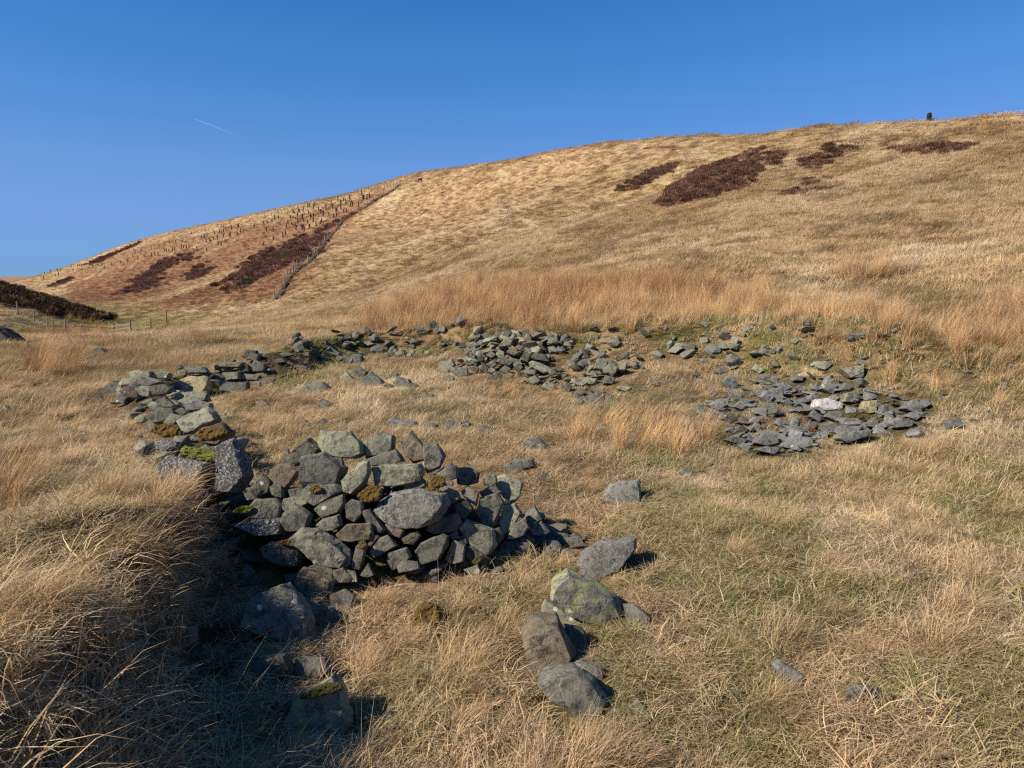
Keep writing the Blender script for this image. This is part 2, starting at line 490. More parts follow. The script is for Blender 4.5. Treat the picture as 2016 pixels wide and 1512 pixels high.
M['moss_green'] = moss_material('bright_green_moss', (.16, .17, .022), (.26, .25, .04))
M['moss_dull'] = moss_material('dull_olive_moss', (.085, .075, .02), (.13, .12, .03))

# thatch and peat under the grass; colour comes with the mesh, grain from noise
m, nt, b = mat_new('moorland_ground')
at = N(nt, 'ShaderNodeVertexColor', layer_name='cover')
tc = N(nt, 'ShaderNodeTexCoord')
n1 = N(nt, 'ShaderNodeTexNoise', Scale=1.4, Detail=9.0, Roughness=.72); nt.links.new(tc.outputs['Object'], n1.inputs['Vector'])
n2 = N(nt, 'ShaderNodeTexNoise', Scale=26.0, Detail=5.0, Roughness=.7); nt.links.new(tc.outputs['Object'], n2.inputs['Vector'])
g = mixc(nt, ramp(nt, n1.outputs['Fac'], .36, .62), (.55, .55, .5), (1.25, 1.22, 1.15))
g2 = mixc(nt, ramp(nt, n2.outputs['Fac'], .36, .62), (.6, .6, .58), (1.2, 1.2, 1.2))
col = mixc(nt, 1.0, mixc(nt, 1.0, at.outputs['Color'], g, 'MULTIPLY'), g2, 'MULTIPLY')
nt.links.new(col, b.inputs['Base Color']); b.inputs['Roughness'].default_value = 1; b.inputs['Specular IOR Level'].default_value = .05
bp = N(nt, 'ShaderNodeBump', Strength=.8, Distance=.25); nt.links.new(n1.outputs['Fac'], bp.inputs['Height'])
nt.links.new(bp.outputs[0], b.inputs['Normal'])
M['ground'] = m

def blade_material(name, transl=.3, var=.5, bleach=1.0):
    """leaf blades: colour from the plant (tint), varied leaf by leaf (bl), part of the light shining through"""
    m = bpy.data.materials.new(name); m.use_nodes = True; nt = m.node_tree
    nt.nodes.remove(nt.nodes['Principled BSDF']); out = nt.nodes['Material Output']
    ti = N(nt, 'ShaderNodeAttribute', attribute_name='tint', attribute_type='INSTANCER')
    bl = N(nt, 'ShaderNodeAttribute', attribute_name='bl', attribute_type='GEOMETRY')
    sep = N(nt, 'ShaderNodeSeparateColor'); nt.links.new(bl.outputs['Color'], sep.inputs[0])
    v = math_(nt, 'MULTIPLY_ADD', sep.outputs[0], 2 * var); nt.nodes[-1].inputs[2].default_value = 1 - var
    sc = N(nt, 'ShaderNodeVectorMath', operation='SCALE'); nt.links.new(ti.outputs['Color'], sc.inputs[0]); nt.links.new(v, sc.inputs['Scale'])
    # some leaves of a plant bleached, some still green
    col = mixc(nt, math_(nt, 'MULTIPLY', ramp(nt, sep.outputs[1], .65, .95), bleach), sc.outputs[0], (.60, .455, .28))
    col = mixc(nt, math_(nt, 'MULTIPLY', ramp(nt, sep.outputs[1], .12, .03), .45 * bleach), col, (.10, .13, .03))
    d = N(nt, 'ShaderNodeBsdfDiffuse'); t = N(nt, 'ShaderNodeBsdfTranslucent')
    nt.links.new(col, d.inputs['Color']); nt.links.new(col, t.inputs['Color'])
    mx = N(nt, 'ShaderNodeMixShader', Fac=transl); nt.links.new(d.outputs[0], mx.inputs[1]); nt.links.new(t.outputs[0], mx.inputs[2])
    nt.links.new(mx.outputs[0], out.inputs['Surface'])
    return m
M['blade'] = blade_material('grass_blade', .28, .5)
M['blade_far'] = blade_material('hill_grass_blade', .28, .16, .15)
M['stem'] = blade_material('rush_stem', .15, .4, .6)
M['twig'] = blade_material('heather_twig', .1, .5)

def plain(name, c, c2=None, scale=30.0, rough=.85):
    m, nt, b = mat_new(name)
    tc = N(nt, 'ShaderNodeTexCoord'); n1 = N(nt, 'ShaderNodeTexNoise', Scale=scale, Detail=5.0); nt.links.new(tc.outputs['Object'], n1.inputs['Vector'])
    nt.links.new(mixc(nt, ramp(nt, n1.outputs['Fac'], .35, .65), c, c2 or tuple(v * .6 for v in c)), b.inputs['Base Color'])
    b.inputs['Roughness'].default_value = rough
    return m
M['post'] = plain('weathered_fence_wood', (.28, .235, .17), (.16, .13, .095))
M['guard'] = plain('brown_sapling_guard', (.028, .018, .014), (.05, .03, .02))
M['wire'] = plain('galvanised_wire', (.25, .25, .25), rough=.5)
M['fleece'] = plain('dark_fleece', (.018, .014, .013), (.035, .026, .022), 60)
M['gorse'] = plain('gorse_green', (.045, .06, .018), (.075, .085, .02), 20)
M['peat'] = plain('turf_shadow_line', (.045, .032, .02), (.085, .06, .032), 6)  # dark turf colour standing for the shadow line of the fence step
M['soil'] = plain('dark_soil', (.03, .024, .017), (.06, .046, .03), 12)

# ------------------------------------------------------------------ object helpers
def link(o, parent=None):
    COL.objects.link(o)
    if parent is not None:
        o.parent = parent
    return o
def tag(o, label, cat, group=None, kind='thing'):
    o['label'] = label; o['category'] = cat
    if group: o['group'] = group
    if kind: o['kind'] = kind
    return o
def empty(name, loc=(0, 0, 0)):
    o = bpy.data.objects.new(name, None); o.location = loc; o.empty_display_size = .2
    return link(o)
def mesh_np(name, verts, faces, mat, smooth=False):
    me = bpy.data.meshes.new(name)
    me.from_pydata([tuple(v) for v in verts], [], faces)
    me.materials.append(mat)
    if smooth: me.polygons.foreach_set('use_smooth', [True] * len(me.polygons))
    me.update()
    return me

# ------------------------------------------------------------------ the ground: one sheet to the horizon
def spur_h(x, y):
    d, h, s = poly_dist(x, y, SPUR)
    return h * sstep(0, 1, np.clip(1 - d / np.where(s > 0, 8.0, 16.0), 0, 1))

def cover_masks(x, y):
    r = np.hypot(x, y)
    return dict(
        heather=in_any(x, y, HEATHER, 3.1, .30) , thin=in_any(x, y, HEATHER_THIN, 4, .3),
        hfar=in_any(x, y, HEATHER_FAR, 10.0, .12), bracken=in_any(x, y, BRACKEN, 12, .06),
        upper=in_any(x, y, UPPER, 12, .06),
        rush=in_any(x, y, RUSH, 2.2, .45), rush_in=in_any(x, y, RUSH_IN, .5, 1.2), vrush=in_any(x, y, VALLEY_RUSH, 4, .2),
        stony=in_any(x, y, STONY, 1.3, 1.1),
        spur=spur_h(x, y) > .9)

def wall_dist(x, y, names):
    d = np.full(np.shape(x), 1e9)
    for n in names: d = np.minimum(d, poly_dist(x, y, WALLS[n][0])[0])
    return d

FENCE_H = [(680,1205),(740,1115),(770,1060),(797,1010),(825,980),(855,955),(872,930),(893,910),(928,895),(990,860),(1040,800),(1058,780),(1098,735),(1146,670),(1182,625),(1226,570),(1266,525),(1300,480),(1332,440),(1400,405),(1432,385),(1465,355),(1498,345),(1527,335),(1552,315),(1582,290),(1610,275),(1632,262),(1655,248),(1682,235),(1707,222),(1730,210),(1755,195),(1770,185),(1795,170),(1815,150),(1838,135),(1865,112)]
_p = full('h', [v for q in FENCE_H for v in q])
FENCE_W = ground_at([q[0] for q in _p], [q[1] for q in _p])

STRAW = np.array((.44, .30, .16)); PALE = np.array((.57, .43, .26)); TAN = np.array((.35, .215, .108))
ORANGE = np.array((.40, .222, .097)); OLIVE = np.array((.26, .205, .075)); GREEN = np.array((.145, .15, .042)); BROWN = np.array((.20, .125, .065))

def cover_colour(x, y, jit):
    """colour of the vegetation growing at a place"""
    r = np.hypot(x, y)
    n1 = fbm(x * .5, y * .5, 61, 3); n2 = fbm(x * .16, y * .16, 71, 3); n3 = fbm(x * 1.7, y * 1.7, 81, 2); n4 = fbm(x * .035, y * .035, 91, 3)
    c = STRAW[None] + (PALE - STRAW)[None] * sstep(.45, .7, n1)[:, None]
    c = c + (TAN - c) * (sstep(.48, .72, n2) * .8)[:, None]
    n6 = fbm(x * 2.6, y * 2.6, 221, 2); n7 = fbm(x * .9, y * .9, 231, 2)
    c = c * (1 + (1 - sstep(20, 45, r)) * (1.0 * (n6 - .5) + .7 * (n7 - .5)))[:, None]
    near = 1 - sstep(8, 30, r)
    green = sstep(.50, .68, n3 * .5 + n1 * .2 + n2 * .3 + jit * .10) * (.30 + .30 * near)
    # greener turf: right foreground, along the left bank, on the grassed-over walls
    px, py = project(x, y, np.zeros_like(x))
    green = np.maximum(green, .72 * sstep(.42, .60, n3 * .6 + n2 * .4 + jit * .12) * (x > 1.2) * (y > 3.5) * (y < 10.5) * (1 - sstep(6, 9, x)))
    bd = wall_dist(x, y, ['right', 'back'])
    green = np.maximum(green, .72 * (bd < 1.5) * sstep(.36, .56, n3 * .7 + n1 * .3 + jit * .1))
    ld = wall_dist(x, y, ['bank'])
    green = green * (1 - .75 * (ld < 1.0))
    green = np.maximum(green, .5 * (ld > .6) * (ld < 2.0) * (x < -1.2) * sstep(.50, .66, n3 * .55 + n1 * .45 + jit * .1))
    c = c + (OLIVE - c) * np.clip(green * 1.3, 0, 1)[:, None]
    c = c + (GREEN - c) * np.clip((green - .42) * 1.3, 0, 1)[:, None]
    # the hill: grazed tan-green slopes
    hill = sstep(28, 60, r)
    hc = np.array((.41, .272, .152))[None] + (np.array((.35, .238, .122)) - np.array((.41, .272, .152)))[None] * sstep(.4, .65, n4)[:, None]
    hc = hc + (PALE * .92 - hc) * (sstep(.52, .72, fbm(x * .10, y * .10, 101, 3)) * .55)[:, None]
    hc = hc * (1 + .18 * (n1 - .5) + .10 * (jit - .5) + .35 * (fbm(x * .02, y * .05, 241, 3) - .5))[:, None]
    c = c * (1 - hill)[:, None] + hc * hill[:, None]
    valley = sstep(-1.0, -3.0, base_z(x, y)) * (r > 40)
    c = c + (np.array((.22, .205, .075)) - c) * (valley * .55)[:, None]
    m = cover_masks(x, y)
    bq = (m['bracken'] * sstep(.22, .44, fbm(x * .03, y * .03, 251, 3) * .75 + jit * .25))[:, None] * .95
    bq = np.maximum(bq, (m['upper'] * (.45 + .35 * n2))[:, None])
    c = c * (1 - bq) + bq * np.array((.24, .125, .068)) * (1 + .5 * (n1 - .5))[:, None]
    c[r > 900] = (.34, .215, .13)
    return c, m

AZF = np.radians(np.concatenate([np.linspace(-180, -62, 30)[:-1], np.linspace(-62, 62, 450), np.linspace(62, 180, 30)[1:]]))
RAD = np.exp(np.linspace(math.log(0.8), math.log(6400), 560))
aa, rr = np.meshgrid(AZF[:-1], RAD, indexing='ij')
gx, gy = rr * np.sin(aa), rr * np.cos(aa)
gz = height(gx, gy, core=True)
na, nr = gx.shape
V = np.stack([gx.ravel(), gy.ravel(), gz.ravel()], 1)
V = np.concatenate([V, [[0, 0, float(height(np.array([0.0]), np.array([0.01]))[0])]]])
ii, jj = np.meshgrid(np.arange(na), np.arange(nr - 1), indexing='ij')
i2 = (ii + 1) % na
F = np.stack([ii * nr + jj, ii * nr + jj + 1, i2 * nr + jj + 1, i2 * nr + jj], -1).reshape(-1, 4)
T = np.stack([np.full(na, na * nr), np.arange(na) * nr, ((np.arange(na) + 1) % na) * nr], 1)
me = bpy.data.meshes.new('moorland')
me.vertices.add(len(V)); me.vertices.foreach_set('co', V.ravel())
loops = np.concatenate([F.ravel(), T.ravel()])
me.loops.add(len(loops)); me.loops.foreach_set('vertex_index', loops)
starts = np.concatenate([np.arange(len(F)) * 4, len(F) * 4 + np.arange(len(T)) * 3])
me.polygons.add(len(starts)); me.polygons.foreach_set('loop_start', starts)
me.update(calc_edges=True); me.validate()
me.polygons.foreach_set('use_smooth', np.ones(len(me.polygons), bool))
cc, mk = cover_colour(V[:, 0], V[:, 1], np.full(len(V), .5))
rV = np.hypot(V[:, 0], V[:, 1])
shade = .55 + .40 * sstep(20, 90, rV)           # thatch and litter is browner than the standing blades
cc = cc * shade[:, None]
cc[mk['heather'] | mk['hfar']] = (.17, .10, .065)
cc[mk['spur']] = (.085, .058, .036)  # heathery spur, its shaded side painted in as a darker brown
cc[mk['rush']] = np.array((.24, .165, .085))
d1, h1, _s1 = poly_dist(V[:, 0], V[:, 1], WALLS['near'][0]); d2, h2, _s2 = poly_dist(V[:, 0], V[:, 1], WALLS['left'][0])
soil = np.maximum((1 - sstep(.35, .7, d1)) * sstep(.3, .6, h1), (1 - sstep(.35, .7, d2)) * .8)  # bare soil, kept darker to paint shade into gaps between wall stones
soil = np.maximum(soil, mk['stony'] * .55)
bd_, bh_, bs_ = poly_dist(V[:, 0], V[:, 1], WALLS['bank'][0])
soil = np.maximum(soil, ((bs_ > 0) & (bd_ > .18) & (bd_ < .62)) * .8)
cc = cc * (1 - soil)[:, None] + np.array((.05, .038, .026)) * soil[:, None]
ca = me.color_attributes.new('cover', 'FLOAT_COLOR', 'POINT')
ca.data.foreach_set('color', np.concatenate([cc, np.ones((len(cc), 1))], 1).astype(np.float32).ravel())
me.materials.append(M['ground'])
land = link(bpy.data.objects.new('moorland', me))
land['kind'] = 'structure'; land['label'] = 'tawny moorland rising from the sheepfold to a rounded hill'

# ------------------------------------------------------------------ stones
def finish_stone(bm, size, detail, rng, jag=1.0, soft=False, amp=1.0):
    """turn a hull into a weathered stone: large facets, worn edges, uneven faces"""
    bmesh.ops.dissolve_limit(bm, angle_limit=R(9), verts=bm.verts, edges=bm.edges)
    sharp = [e for e in bm.edges if len(e.link_faces) == 2 and e.calc_face_angle(0) > R(14)]
    if sharp:
        bmesh.ops.bevel(bm, geom=sharp, offset=size * (.018 if detail else .02), segments=2 if detail else 1, profile=.6, affect='EDGES', clamp_overlap=True)
    bmesh.ops.triangulate(bm, faces=bm.faces)
    if detail:
        for it in range(detail):
            lim = size * (.30 if it == 0 else .16 if it == 1 else .09)
            es = [e for e in bm.edges if e.calc_length() > lim]
            if es: bmesh.ops.subdivide_edges(bm, edges=es, cuts=1, use_grid_fill=False)
            bmesh.ops.triangulate(bm, faces=[f for f in bm.faces if len(f.verts) > 3])
        o = Vector((rng.uniform(-50, 50), rng.uniform(-50, 50), rng.uniform(-50, 50)))
        bm.normal_update()
        for v in bm.verts:
            p = v.co / size
            d = mnoise.noise(p * 2.2 + o) * .035 + mnoise.noise(p * 5.5 + o) * .024 + mnoise.noise(p * 12 + o) * .013
            ridge = abs(mnoise.noise(p * 3.1 - o))
            d -= max(0, .10 - ridge) * .38 * jag
            v.co += v.normal * d * size * amp
    if soft:                                       # moss: rounded pad with a knobbly skin
        for it in range(6): bmesh.ops.smooth_vert(bm, verts=bm.verts, factor=.6, use_axis_x=True, use_axis_y=True, use_axis_z=True)
        bm.normal_update()
        for v in bm.verts: v.co += v.normal * size * (.05 + .06 * mnoise.noise(v.co / size * 7) + .04 * mnoise.noise(v.co / size * 20))
    bmesh.ops.recalc_face_normals(bm, faces=bm.faces)
    for f in bm.faces: f.smooth = bool(detail)
    if detail:
        for e in bm.edges:
            e.smooth = e.calc_face_angle(0) < R(24)

def stone_mesh_from(points, size, detail, rng, mat, jag=1.0, soft=False, amp=1.0):
    bm = bmesh.new()
    for p in points: bm.verts.new(p)
    res = bmesh.ops.convex_hull(bm, input=bm.verts)
    junk = [g for g in res['geom_interior'] if isinstance(g, bmesh.types.BMVert)]
    if junk: bmesh.ops.delete(bm, geom=junk, context='VERTS')
    loose = [v for v in bm.verts if not v.link_faces]
    if loose: bmesh.ops.delete(bm, geom=loose, context='VERTS')
    finish_stone(bm, size, detail, rng, jag, soft, amp)
    me = bpy.data.meshes.new('stone'); bm.to_mesh(me); bm.free()
    me.materials.append(mat)
    return me

def centreline_r(name, px):
    """distance at which the sight line of a column crosses a wall's centre line"""
    u, f, w = pix_dir(px, 900)
    az = math.atan2(u, f)
    pts = WALLS[name][0]
    for a, b in zip(pts[:-1], pts[1:]):
        a0, a1 = math.atan2(a[0], a[1]), math.atan2(b[0], b[1])
        if min(a0, a1) <= az <= max(a0, a1):
            t = (az - a0) / (a1 - a0)
            return math.hypot(a[0] + t * (b[0] - a[0]), a[1] + t * (b[1] - a[1]))
    return None

N_STONE = [0]
def place_stone(name, zid, flat, mat, parent=None, wall=None, thick=.75, sink=.78, rng=None, r_fix=None, foot=True, r_off=0.0, jag=.7):
    """a stone whose face shows the given outline; it gets its own distance, true size and thickness"""
    N_STONE[0] += 1
    rng = rng or random.Random(1000 + N_STONE[0])
    P = full(zid, flat)
    cx = sum(p[0] for p in P) / len(P); cy = sum(p[1] for p in P) / len(P)
    y0 = min(p[1] for p in P); y1 = max(p[1] for p in P)
    ya = cy if wall else y0 + (y1 - y0) * sink
    g = ground_at(cx, ya)[0]
    r = math.hypot(g[0], g[1])
    if wall:
        rc = centreline_r(wall, cx)
        if rc: r = min(r, rc + .05)
        r -= .10
    if r_fix: r = r_fix
    r += r_off
    u, f, w = pix_dir(cx, cy)
    hy = math.hypot(u, f)
    depth = r / hy                                   # along the camera axis
    ctr = Vector((u * depth, f * depth, CAM_Z + w * depth))
    X = Vector((1, 0, 0)); UP = Vector((0, SP, CP)); FW = Vector((0, CP, -SP))
    P = [(cx + (p[0] - cx) * 1.05, cy + (p[1] - cy) * 1.05) for p in P]
    flatv = [(X * ((p[0] - cx) / FPX * depth) + UP * ((cy - p[1]) / FPX * depth)) for p in P]
    wpx = max(p[0] for p in P) - min(p[0] for p in P); hpx = y1 - y0
    size = math.sqrt(wpx * hpx) / FPX * depth
    th = size * thick * rng.uniform(.85, 1.15)
    pts = []
    cm = Vector((0, 0, 0))
    lean = rng.uniform(.05, .40)                     # how far the face lies back
    side = rng.uniform(-.05, .30)
    for v in flatv:
        pts.append(v)                                # the outline itself
        uu = v.dot(X) / (wpx / FPX * depth); vv = v.dot(UP) / (hpx / FPX * depth)
        k = rng.uniform(.80, .95)
        fr = v * k + X * (-.035 * size) + UP * (.02 * size)
        pts.append(fr - FW * th * (.34 - lean * vv - side * uu + rng.uniform(-.05, .05)))
        k = rng.uniform(.75, .98)
        pts.append(v * k + FW * th * rng.uniform(.45, .62) - Vector((0, 0, .06 * size)))
    small = max(wpx, hpx) < 60
    detail = 0 if max(wpx, hpx) < 22 else 1 if small else 2 if max(wpx, hpx) < 95 else 3
    soft = 'moss' in name
    if soft: detail = 3
    amp = min(1.0, 1.25 * min(wpx, hpx) / math.sqrt(wpx * hpx)) * (.5 if zid == '4' else 1)
    me = stone_mesh_from(pts, size, detail, rng, mat, jag, soft, amp)
    o = bpy.data.objects.new(name, me)
    o.location = ctr
    link(o, parent)
    if parent is not None: o.location = ctr - parent.location
    if foot: STONE_FOOT.append((ctr.x, ctr.y, max(wpx / FPX * depth * .5, .05), float(g[2])))
    return o

# rough stones shared by the rubble between the larger ones
RUBBLE = []
for k in range(14):
    rng = random.Random(300 + k)
    sx, sy, sz = (1, rng.uniform(.6, .95), rng.uniform(.28, .7)) if k < 9 else (1, rng.uniform(.6, .9), rng.uniform(.16, .28))
    pts = []
    for q in range(13):
        v = Vector((rng.gauss(0, 1), rng.gauss(0, 1), rng.gauss(0, 1))).normalized()
        m_ = max(abs(v.x), abs(v.y), abs(v.z)); v = v * (.55 + .45 / m_ * .8)
        pts.append((v.x * sx * .5, v.y * sy * .5, v.z * sz * .5))
    RUBBLE.append((pts, rng))
RUB = {mk_: [stone_mesh_from(p, 1.0, 1 if i_ < 9 else 0, rg, M[mk_], .5) for i_, (p, rg) in enumerate(RUBBLE)] for mk_ in ('grey', 'dark', 'slate', 'brown', 'pale')}

def rubble(parent, spots, mats, smin, smax, seed, proud=.2, flat=False):
    rng = random.Random(seed)
    for (x, y) in spots:
        z = float(height(np.array([x]), np.array([y]), core=True)[0])
        s = rng.uniform(smin, smax) if rng.random() < .7 else rng.uniform(smin, (smin + smax) / 2)
        o = bpy.data.objects.new('stone', rng.choice(RUB[rng.choice(mats)][9:] if flat and rng.random() < .8 else RUB[rng.choice(mats)]))
        o.scale = (s, s * rng.uniform(.8, 1.1), s * rng.uniform(.8, 1.2))
        o.rotation_euler = (rng.uniform(-.5, .5), rng.uniform(-.5, .5), rng.uniform(0, 6.28))
        o.location = Vector((x, y, z + s * proud)) - parent.location
        if flat: o.rotation_euler = (rng.gauss(0, .16) + .12, rng.gauss(0, .16), rng.uniform(0, 6.28))
        link(o, parent)
        STONE_FOOT.append((x, y, s * .4, z))

def wall_spots(name, n, spread, seed, t0=0, t1=1, side=None):
    rng = random.Random(seed); pts = WALLS[name][0]; out = []
    L = [math.hypot(b[0] - a[0], b[1] - a[1]) for a, b in zip(pts[:-1], pts[1:])]
    for k in range(n):
        d = rng.uniform(t0, t1) * sum(L); i = 0
        while i < len(L) - 1 and d > L[i]: d -= L[i]; i += 1
        a, b = pts[i], pts[i + 1]; t = d / L[i]
        dx, dy = (b[0] - a[0]) / L[i], (b[1] - a[1]) / L[i]
        s = rng.uniform(-spread, spread) if side is None else rng.uniform(*side)
        out.append((a[0] + t * (b[0] - a[0]) + dy * s, a[1] + t * (b[1] - a[1]) - dx * s))
    return out

def moss(zid, flat, kind, parent, r_off=0.0, wall=None, r_fix=None):
    o = place_stone('moss_cushion', zid, flat, M['moss_' + kind], parent, wall, thick=.32, r_fix=r_fix, foot=False, r_off=r_off)
    return o

# ------------------------------------------------------------------ the ruined sheepfold
near_wall = tag(empty('ruined_wall', (-1.2, 5.7, 0)), 'collapsed drystone wall end of big grey boulders piled waist high, nearest the camera', 'stone wall')
NEAR = [
    ('5', 'grey', [1095,370,1250,232,1330,315,1300,360,1200,370,1150,440,1105,425]),
    ('5', 'pale', [1310,250,1335,185,1550,185,1640,270,1650,350,1580,385,1400,375,1330,300]),
    ('5', 'dark', [1190,375,1360,342,1510,455,1505,520,1480,590,1210,600,1195,560]),
    ('5', 'red', [1030,420,1080,310,1115,400,1095,425]),
    ('5', 'red', [968,470,1040,425,1105,425,1175,480,1150,540,1090,600,985,540]),
    ('5', 'grey', [955,600,1000,555,1055,590,1050,680,975,665]),
    ('5', 'grey', [1205,620,1260,580,1460,580,1500,630,1310,730,1215,680]),
    ('5', 'grey', [1300,760,1330,720,1490,655,1515,720,1480,790,1350,830]),
    ('5', 'pale', [1055,760,1060,690,1220,660,1245,720,1160,760,1090,790]),
    ('5', 'dark', [1060,790,1130,720,1180,740,1270,800,1240,920,1100,930,1055,850]),  # shadowed stone, its shade carried by the dark material
    ('5', 'grey', [1300,880,1350,840,1470,805,1490,880,1430,920,1340,925]),
    ('5', 'grey', [760,790,850,690,1000,690,1050,740,1040,820,960,840,850,830]),
    ('5', 'crust', [690,870,800,840,1040,830,1055,950,900,960,780,910]),
    ('5', 'grey', [1110,975,1200,905,1320,920,1480,1010,1560,1110,1530,1200,1330,1170,1230,1050]),
    ('5', 'brown', [1450,950,1530,880,1700,870,1720,940,1700,990,1560,1000,1480,990]),
    ('5', 'dark', [890,1050,960,1010,1190,1020,1190,1190,1050,1180,930,1120]),  # grey-green stone in shadow, given the dark tone for its shade
    ('5', 'brown', [1150,1250,1210,1195,1330,1230,1440,1290,1380,1440,1250,1390,1160,1330]),
    ('5', 'grey', [1250,1190,1330,1165,1430,1210,1430,1280,1330,1240]),
    ('5', 'brown', [1420,1220,1500,1200,1580,1280,1560,1310,1450,1310]),
    ('5', 'grey', [770,660,850,560,900,620,860,690,800,700]),
    ('5', 'dark', [850,560,900,500,970,560,950,640,880,620]),  # dark tone paints the shadow lying on this stone
    ('5', 'dark', [1090,620,1200,600,1230,660,1120,690]),
    ('5', 'dark', [1370,390,1490,380,1500,450,1420,430]),
    ('6', 'pale', [160,200,300,115,380,150,385,250,330,290,170,325]),
    ('6', 'grey', [185,330,400,255,470,350,350,375,210,390]),
    ('6', 'brown', [440,170,520,110,560,170,640,260,640,340,540,365,470,300,435,220]),
    ('6', 'grey', [620,210,720,215,790,310,740,400,640,440,620,360]),
    ('6', 'pale', [215,400,330,370,590,370,620,420,600,500,500,500,400,550,240,540]),
    ('6', 'grey', [460,570,510,490,600,490,640,540,560,580]),
    ('6', 'grey', [690,455,830,360,880,400,890,480,830,500,720,480]),
    ('6', 'red', [770,540,780,490,850,510,840,545]),
    ('6', 'dark', [870,400,990,400,1050,440,1040,520,960,540,880,530]),
    ('6', 'speckled', [245,730,290,660,400,600,580,570,780,600,815,680,740,810,600,870,500,850,440,860,330,830,270,790]),
    ('6', 'grey', [710,560,790,545,880,580,905,640,860,680,790,600]),
    ('6', 'grey', [905,590,960,540,1050,600,1030,700,960,660]),
    ('6', 'grey', [1030,740,1060,640,1200,600,1240,680,1160,870,1080,840]),
    ('6', 'pale', [1070,480,1180,450,1190,520,1130,560,1090,530]),
    ('6', 'pale', [1190,470,1250,450,1390,520,1370,620,1310,680,1240,640,1180,540]),
    ('6', 'grey', [1050,590,1140,545,1230,590,1200,620,1080,640]),
    ('6', 'pale', [1205,830,1250,690,1330,685,1380,750,1310,890,1240,930]),
    ('6', 'grey', [1410,760,1480,690,1540,800,1430,850]),
    ('6', 'grey', [1270,950,1330,830,1400,805,1440,860,1400,930,1320,960]),
    ('6', 'grey', [1440,860,1540,820,1615,900,1570,930,1470,920]),
    ('6', 'pale', [890,860,950,810,1060,850,1170,880,1190,1000,1130,1080,1010,1020,950,930]),
    ('6', 'grey', [10,690,50,650,130,670,140,760,80,825,25,790]),
    ('6', 'dark', [130,740,200,730,320,880,300,910,180,850]),
    ('6', 'red', [310,840,420,850,465,890,440,950,350,920]),
    ('6', 'brown', [445,950,560,890,590,930,540,1000,470,990]),
    ('6', 'grey', [205,1050,270,950,330,930,410,1010,250,1095]),
    ('6', 'red', [180,1010,220,920,265,940,200,1025]),
    ('6', 'grey', [50,1190,90,1010,170,1000,120,1200]),
    ('6', 'dark', [550,1050,600,990,770,920,815,940,800,1020,740,1110,590,1150]),
    ('6', 'pale', [630,1080,730,1005,770,1040,720,1100]),
    ('6', 'grey', [780,1120,850,970,940,1010,930,1130,850,1150]),
    ('6', 'grey', [325,1120,350,1060,480,1030,520,1090,480,1160,380,1200]),
    ('6', 'grey', [410,1170,460,1120,560,1140,590,1190,500,1210,420,1220]),
    ('6', 'grey', [120,1240,180,1150,230,1240,180,1260]),
    ('6', 'dark', [880,940,950,930,960,1000,900,990]),
    ('6', 'pale', [-20,500,110,360,190,350,195,440,150,530,60,610,-10,600]),
    ('6', 'dark', [620,880,700,790,880,760,910,830,860,900,700,920]),  # shaded stone, darkened through its material
    ('6', 'dark', [860,680,960,650,1000,720,940,800,870,770]),
    ('6', 'grey', [-10,1000,40,1040,50,1150,0,1190]),
    ('6', 'grey', [0,1200,80,1210,100,1290,0,1290]),
    ('6', 'grey', [820,920,880,900,890,960,830,960]),
    ('6', 'dark', [1160,880,1210,870,1250,940,1200,1000]),
    ('6', 'dark', [940,1020,1000,1020,1080,1090,1000,1130,950,1100]),
    ('7', 'dark', [1150,400,1240,360,1310,400,1300,480,1180,490]),
    ('7', 'dark', [1000,460,1150,480,1230,540,1180,640,1040,600]),
]
for zid, mk_, pl in NEAR:
    place_stone('stone', zid, pl, M[mk_], near_wall, wall='near')
rubble(near_wall, wall_spots('near', 70, .55, 5, .1, .95), ['dark', 'grey', 'brown'], .14, .34, 11, .22)
rubble(near_wall, wall_spots('near', 60, .5, 35, .12, 1.0, side=(.42, .95)), ['grey', 'dark', 'brown'], .12, .32, 36, .16)
for zid, kd, pl in [('6', 'orange', [665,520,700,465,780,480,770,540,690,555]), ('6', 'orange', [95,620,200,545,280,570,270,650,160,670]),
                    ('6', 'orange', [590,600,660,560,760,590,780,640,740,700,690,690,680,640]), ('6', 'dull', [390,620,430,610,430,650,400,660]),
                    ('6', 'green', [195,570,220,540,270,560,240,590]), ('6', 'orange', [100,985,150,970,170,1010,130,1035]),
                    ('6', 'dull', [990,1140,1040,1090,1070,1120,1020,1160]), ('6', 'dull', [1090,650,1120,620,1150,640,1110,680]),
                    ('5', 'green', [680,780,740,745,830,750,800,790,720,800]), ('5', 'orange', [1240,620,1300,585,1340,620,1280,650]),
                    ('5', 'orange', [1010,1010,1100,990,1200,1010,1180,1040,1060,1030])]:
    moss(zid, pl, kd, near_wall, wall='near', r_off=-.10)

bank_stones = tag(empty('ruined_wall', (-1.1, 3.6, 0)), 'shaded footing stones of the turf-covered wall below the grassy bank at lower left', 'stone wall')
for zid, mk_, pl in [('7', 'grey', [640,420,830,340,930,400,1030,520,1025,660,960,700,780,620,620,560]),
                     ('7', 'dark', [670,800,850,785,905,870,890,960,760,940,680,870]),  # dark tone here paints in the shade below the bank
                     ('7', 'dark', [930,800,1120,800,1160,880,1080,930,930,900]),
                     ('7', 'lichen', [920,1060,1180,905,1240,1010,1290,1200,1260,1300,1000,1300,890,1180]),
                     ('7', 'dark', [120,620,250,600,280,700,180,740]), ('7', 'dark', [150,850,260,830,280,930,180,950])]:
    place_stone('stone', zid, pl, M[mk_], bank_stones, thick=.8, sink=.8)
moss('7', [960,1050,1080,980,1190,970,1220,1000,1100,1040,1000,1060], 'dull', bank_stones, r_off=-.30)

